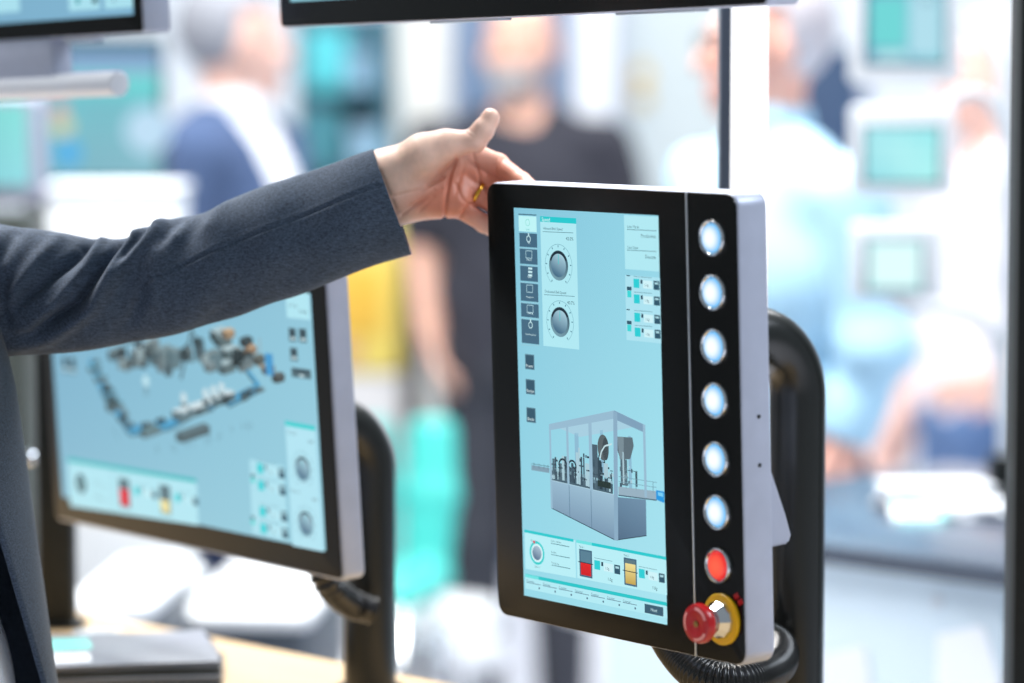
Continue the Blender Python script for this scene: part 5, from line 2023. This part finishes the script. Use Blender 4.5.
# white-topped low tables on dark plinths, seen below the wide monitor
def table(label, px0, px1, py, d, dep, group='white display blocks'):
    a, b = at(px0, py, d), at(px1, py, d)
    rt = root('display_block', label, 'display block', ((a.x + b.x) / 2, a.y, 0), (0, 0, math.radians(-4)), group)
    w_ = b.x - a.x
    box('plinth', (-w_ / 2 + .015, .02, 0), (w_ / 2 - .015, dep - .02, a.z - .024), md, rt, .01)
    link('white_top', plate(w_, dep, .03, 0, .024, .005), M_white, rt, 40)
    t = rt.children[-1]
    t.rotation_euler = (math.radians(-90), 0, 0)
    t.location = (0, dep / 2, a.z)
    return rt


table('white-topped block in the middle below the wide monitor', 180, 310, 613, 5.0, .62)
table('white-topped block beside the dark slim post', 62, 150, 604, 4.5, .45)
table('low white-topped block left of the left bent tube', 288, 358, 676, 5.72, .22)
bx = carton_box('waste_bin', 'small dark bin between the two white blocks', 'bin', 150, 176, 590, 660, 5.05, md, .2)

# large display behind the upper left monitor
LD = 5.8
a, b = at(-70, 36, LD), at(163, 184, LD)
bd = root('large_display', 'large blurred turquoise display behind the upper left monitor', 'display', ((a.x + b.x) / 2, a.y, b.z))
w_, h_ = b.x - a.x, a.z - b.z
link('housing', plate(w_, h_, .008, 0, .05, .004, 0, h_ / 2), mat('dark_green_frame', (58, 74, 78), .5), bd, 35)
me = from_arrays([(-w_ / 2 + .01, -.002, h_ - .024), (w_ / 2 - .008, -.002, h_ - .024), (w_ / 2 - .008, -.002, .008), (-w_ / 2 + .01, -.002, .008)], [(0, 1, 2, 3)])
vcol(me, np.array([s2l(c) for c in [(96, 196, 204), (96, 200, 206), (134, 184, 200), (110, 176, 190)]]))
ds = link('screen', me, M_ui, bd)
G = Art(bd, -.002)
G.rect((-60, 49), (160, 61), (104, 158, 200), 2)
G.rect((-60, 61), (160, 73), (150, 172, 206), 2)
G.rect((-60, 73), (160, 93), (108, 214, 214), 2)
G.disc((68, 153), .022, (66, 176, 240), 4)
G.disc((62, 126), .018, (222, 214, 160), 4)
G.disc((58, 108), .014, (226, 160, 170), 4)
G.disc((148, 130), .042, (190, 222, 244), 4)
for i in range(7):
    G.line((85, 104 + i * 11), (132, 104 + i * 11), .005, (120, 176, 190), 3)
G.done('screen_picture', ds)
# stand of the large display
box('stand_column', (-.05, .055, -b.z), (.05, .10, h_ * .7), M_blackmetal, bd, .004)
box('stand_foot', (-.3, 0, -b.z), (.3, .16, -b.z + .015), M_blackmetal, bd, .004)
# grey framed tablet panel at far left
TD = 4.9
a, b = at(-70, 96, TD), at(42, 203, TD)
tp = root('framed_panel', 'grey framed panel with a turquoise strip at the left edge', 'screen', ((a.x + b.x) / 2, a.y, b.z), (math.radians(6), 0, math.radians(-8)))
w_, h_ = b.x - a.x, a.z - b.z
link('housing', plate(w_, h_, .008, 0, .04, .004, 0, h_ / 2), mat('lilac_grey_frame', (168, 170, 190), .45), tp, 35)
me = from_arrays([(-w_ / 2 + .01, -.002, h_ - .01), (w_ / 2 - .016, -.002, h_ - .01), (w_ / 2 - .016, -.002, .026), (-w_ / 2 + .01, -.002, .026)], [(0, 1, 2, 3)])
vcol(me, np.array([s2l(c) for c in [(100, 190, 190), (140, 230, 224), (150, 224, 232), (110, 190, 200)]]))
link('screen', me, M_ui, tp)
box('tilt_foot', (-.06, .02, -.004), (.06, .12, .03), M_blackmetal, tp, .004)
# white box beneath the display
a, b = at(44, 186, 5.35), at(176, 300, 5.35)
wbx = root('white_cabinet', 'white cabinet below the blurred turquoise display', 'cabinet', ((a.x + b.x) / 2, a.y, 0))
w_ = b.x - a.x
box('body', (-w_ / 2, 0, 0), (w_ / 2, .2, a.z - .015), M_white, wbx, .008)
box('top_board', (-w_ / 2 - .006, -.006, a.z - .0145), (w_ / 2 + .006, .206, a.z), M_white, wbx, .003)
box('door', (-w_ / 2 + .01, -.012, .08), (w_ / 2 - .01, -.002, a.z - .05), M_white, wbx, .003)
# dark cabinet at far left behind the arm
a, b = at(-120, 205, 5.0), at(40, 420, 5.0)
dk = root('dark_cabinet', 'dark cabinet at the left edge below the grey framed panel', 'cabinet', ((a.x + b.x) / 2, a.y - .14, 0))
w_ = b.x - a.x
box('body', (-w_ / 2, 0, 0), (w_ / 2, .24, a.z - .012), mat('dark_olive_cabinet', (52, 58, 54), .5), dk, .006)
box('door', (-w_ / 2 + .01, -.014, .06), (w_ / 2 - .01, -.001, a.z - .03), mat('dark_olive_cabinet', (52, 58, 54)), dk, .003)
link('door_handle', lathe([(.006, -.05), (.006, .05)], 12, 'z'), M_chrome, dk, 30).location = (w_ / 2 - .03, -.02, .9)
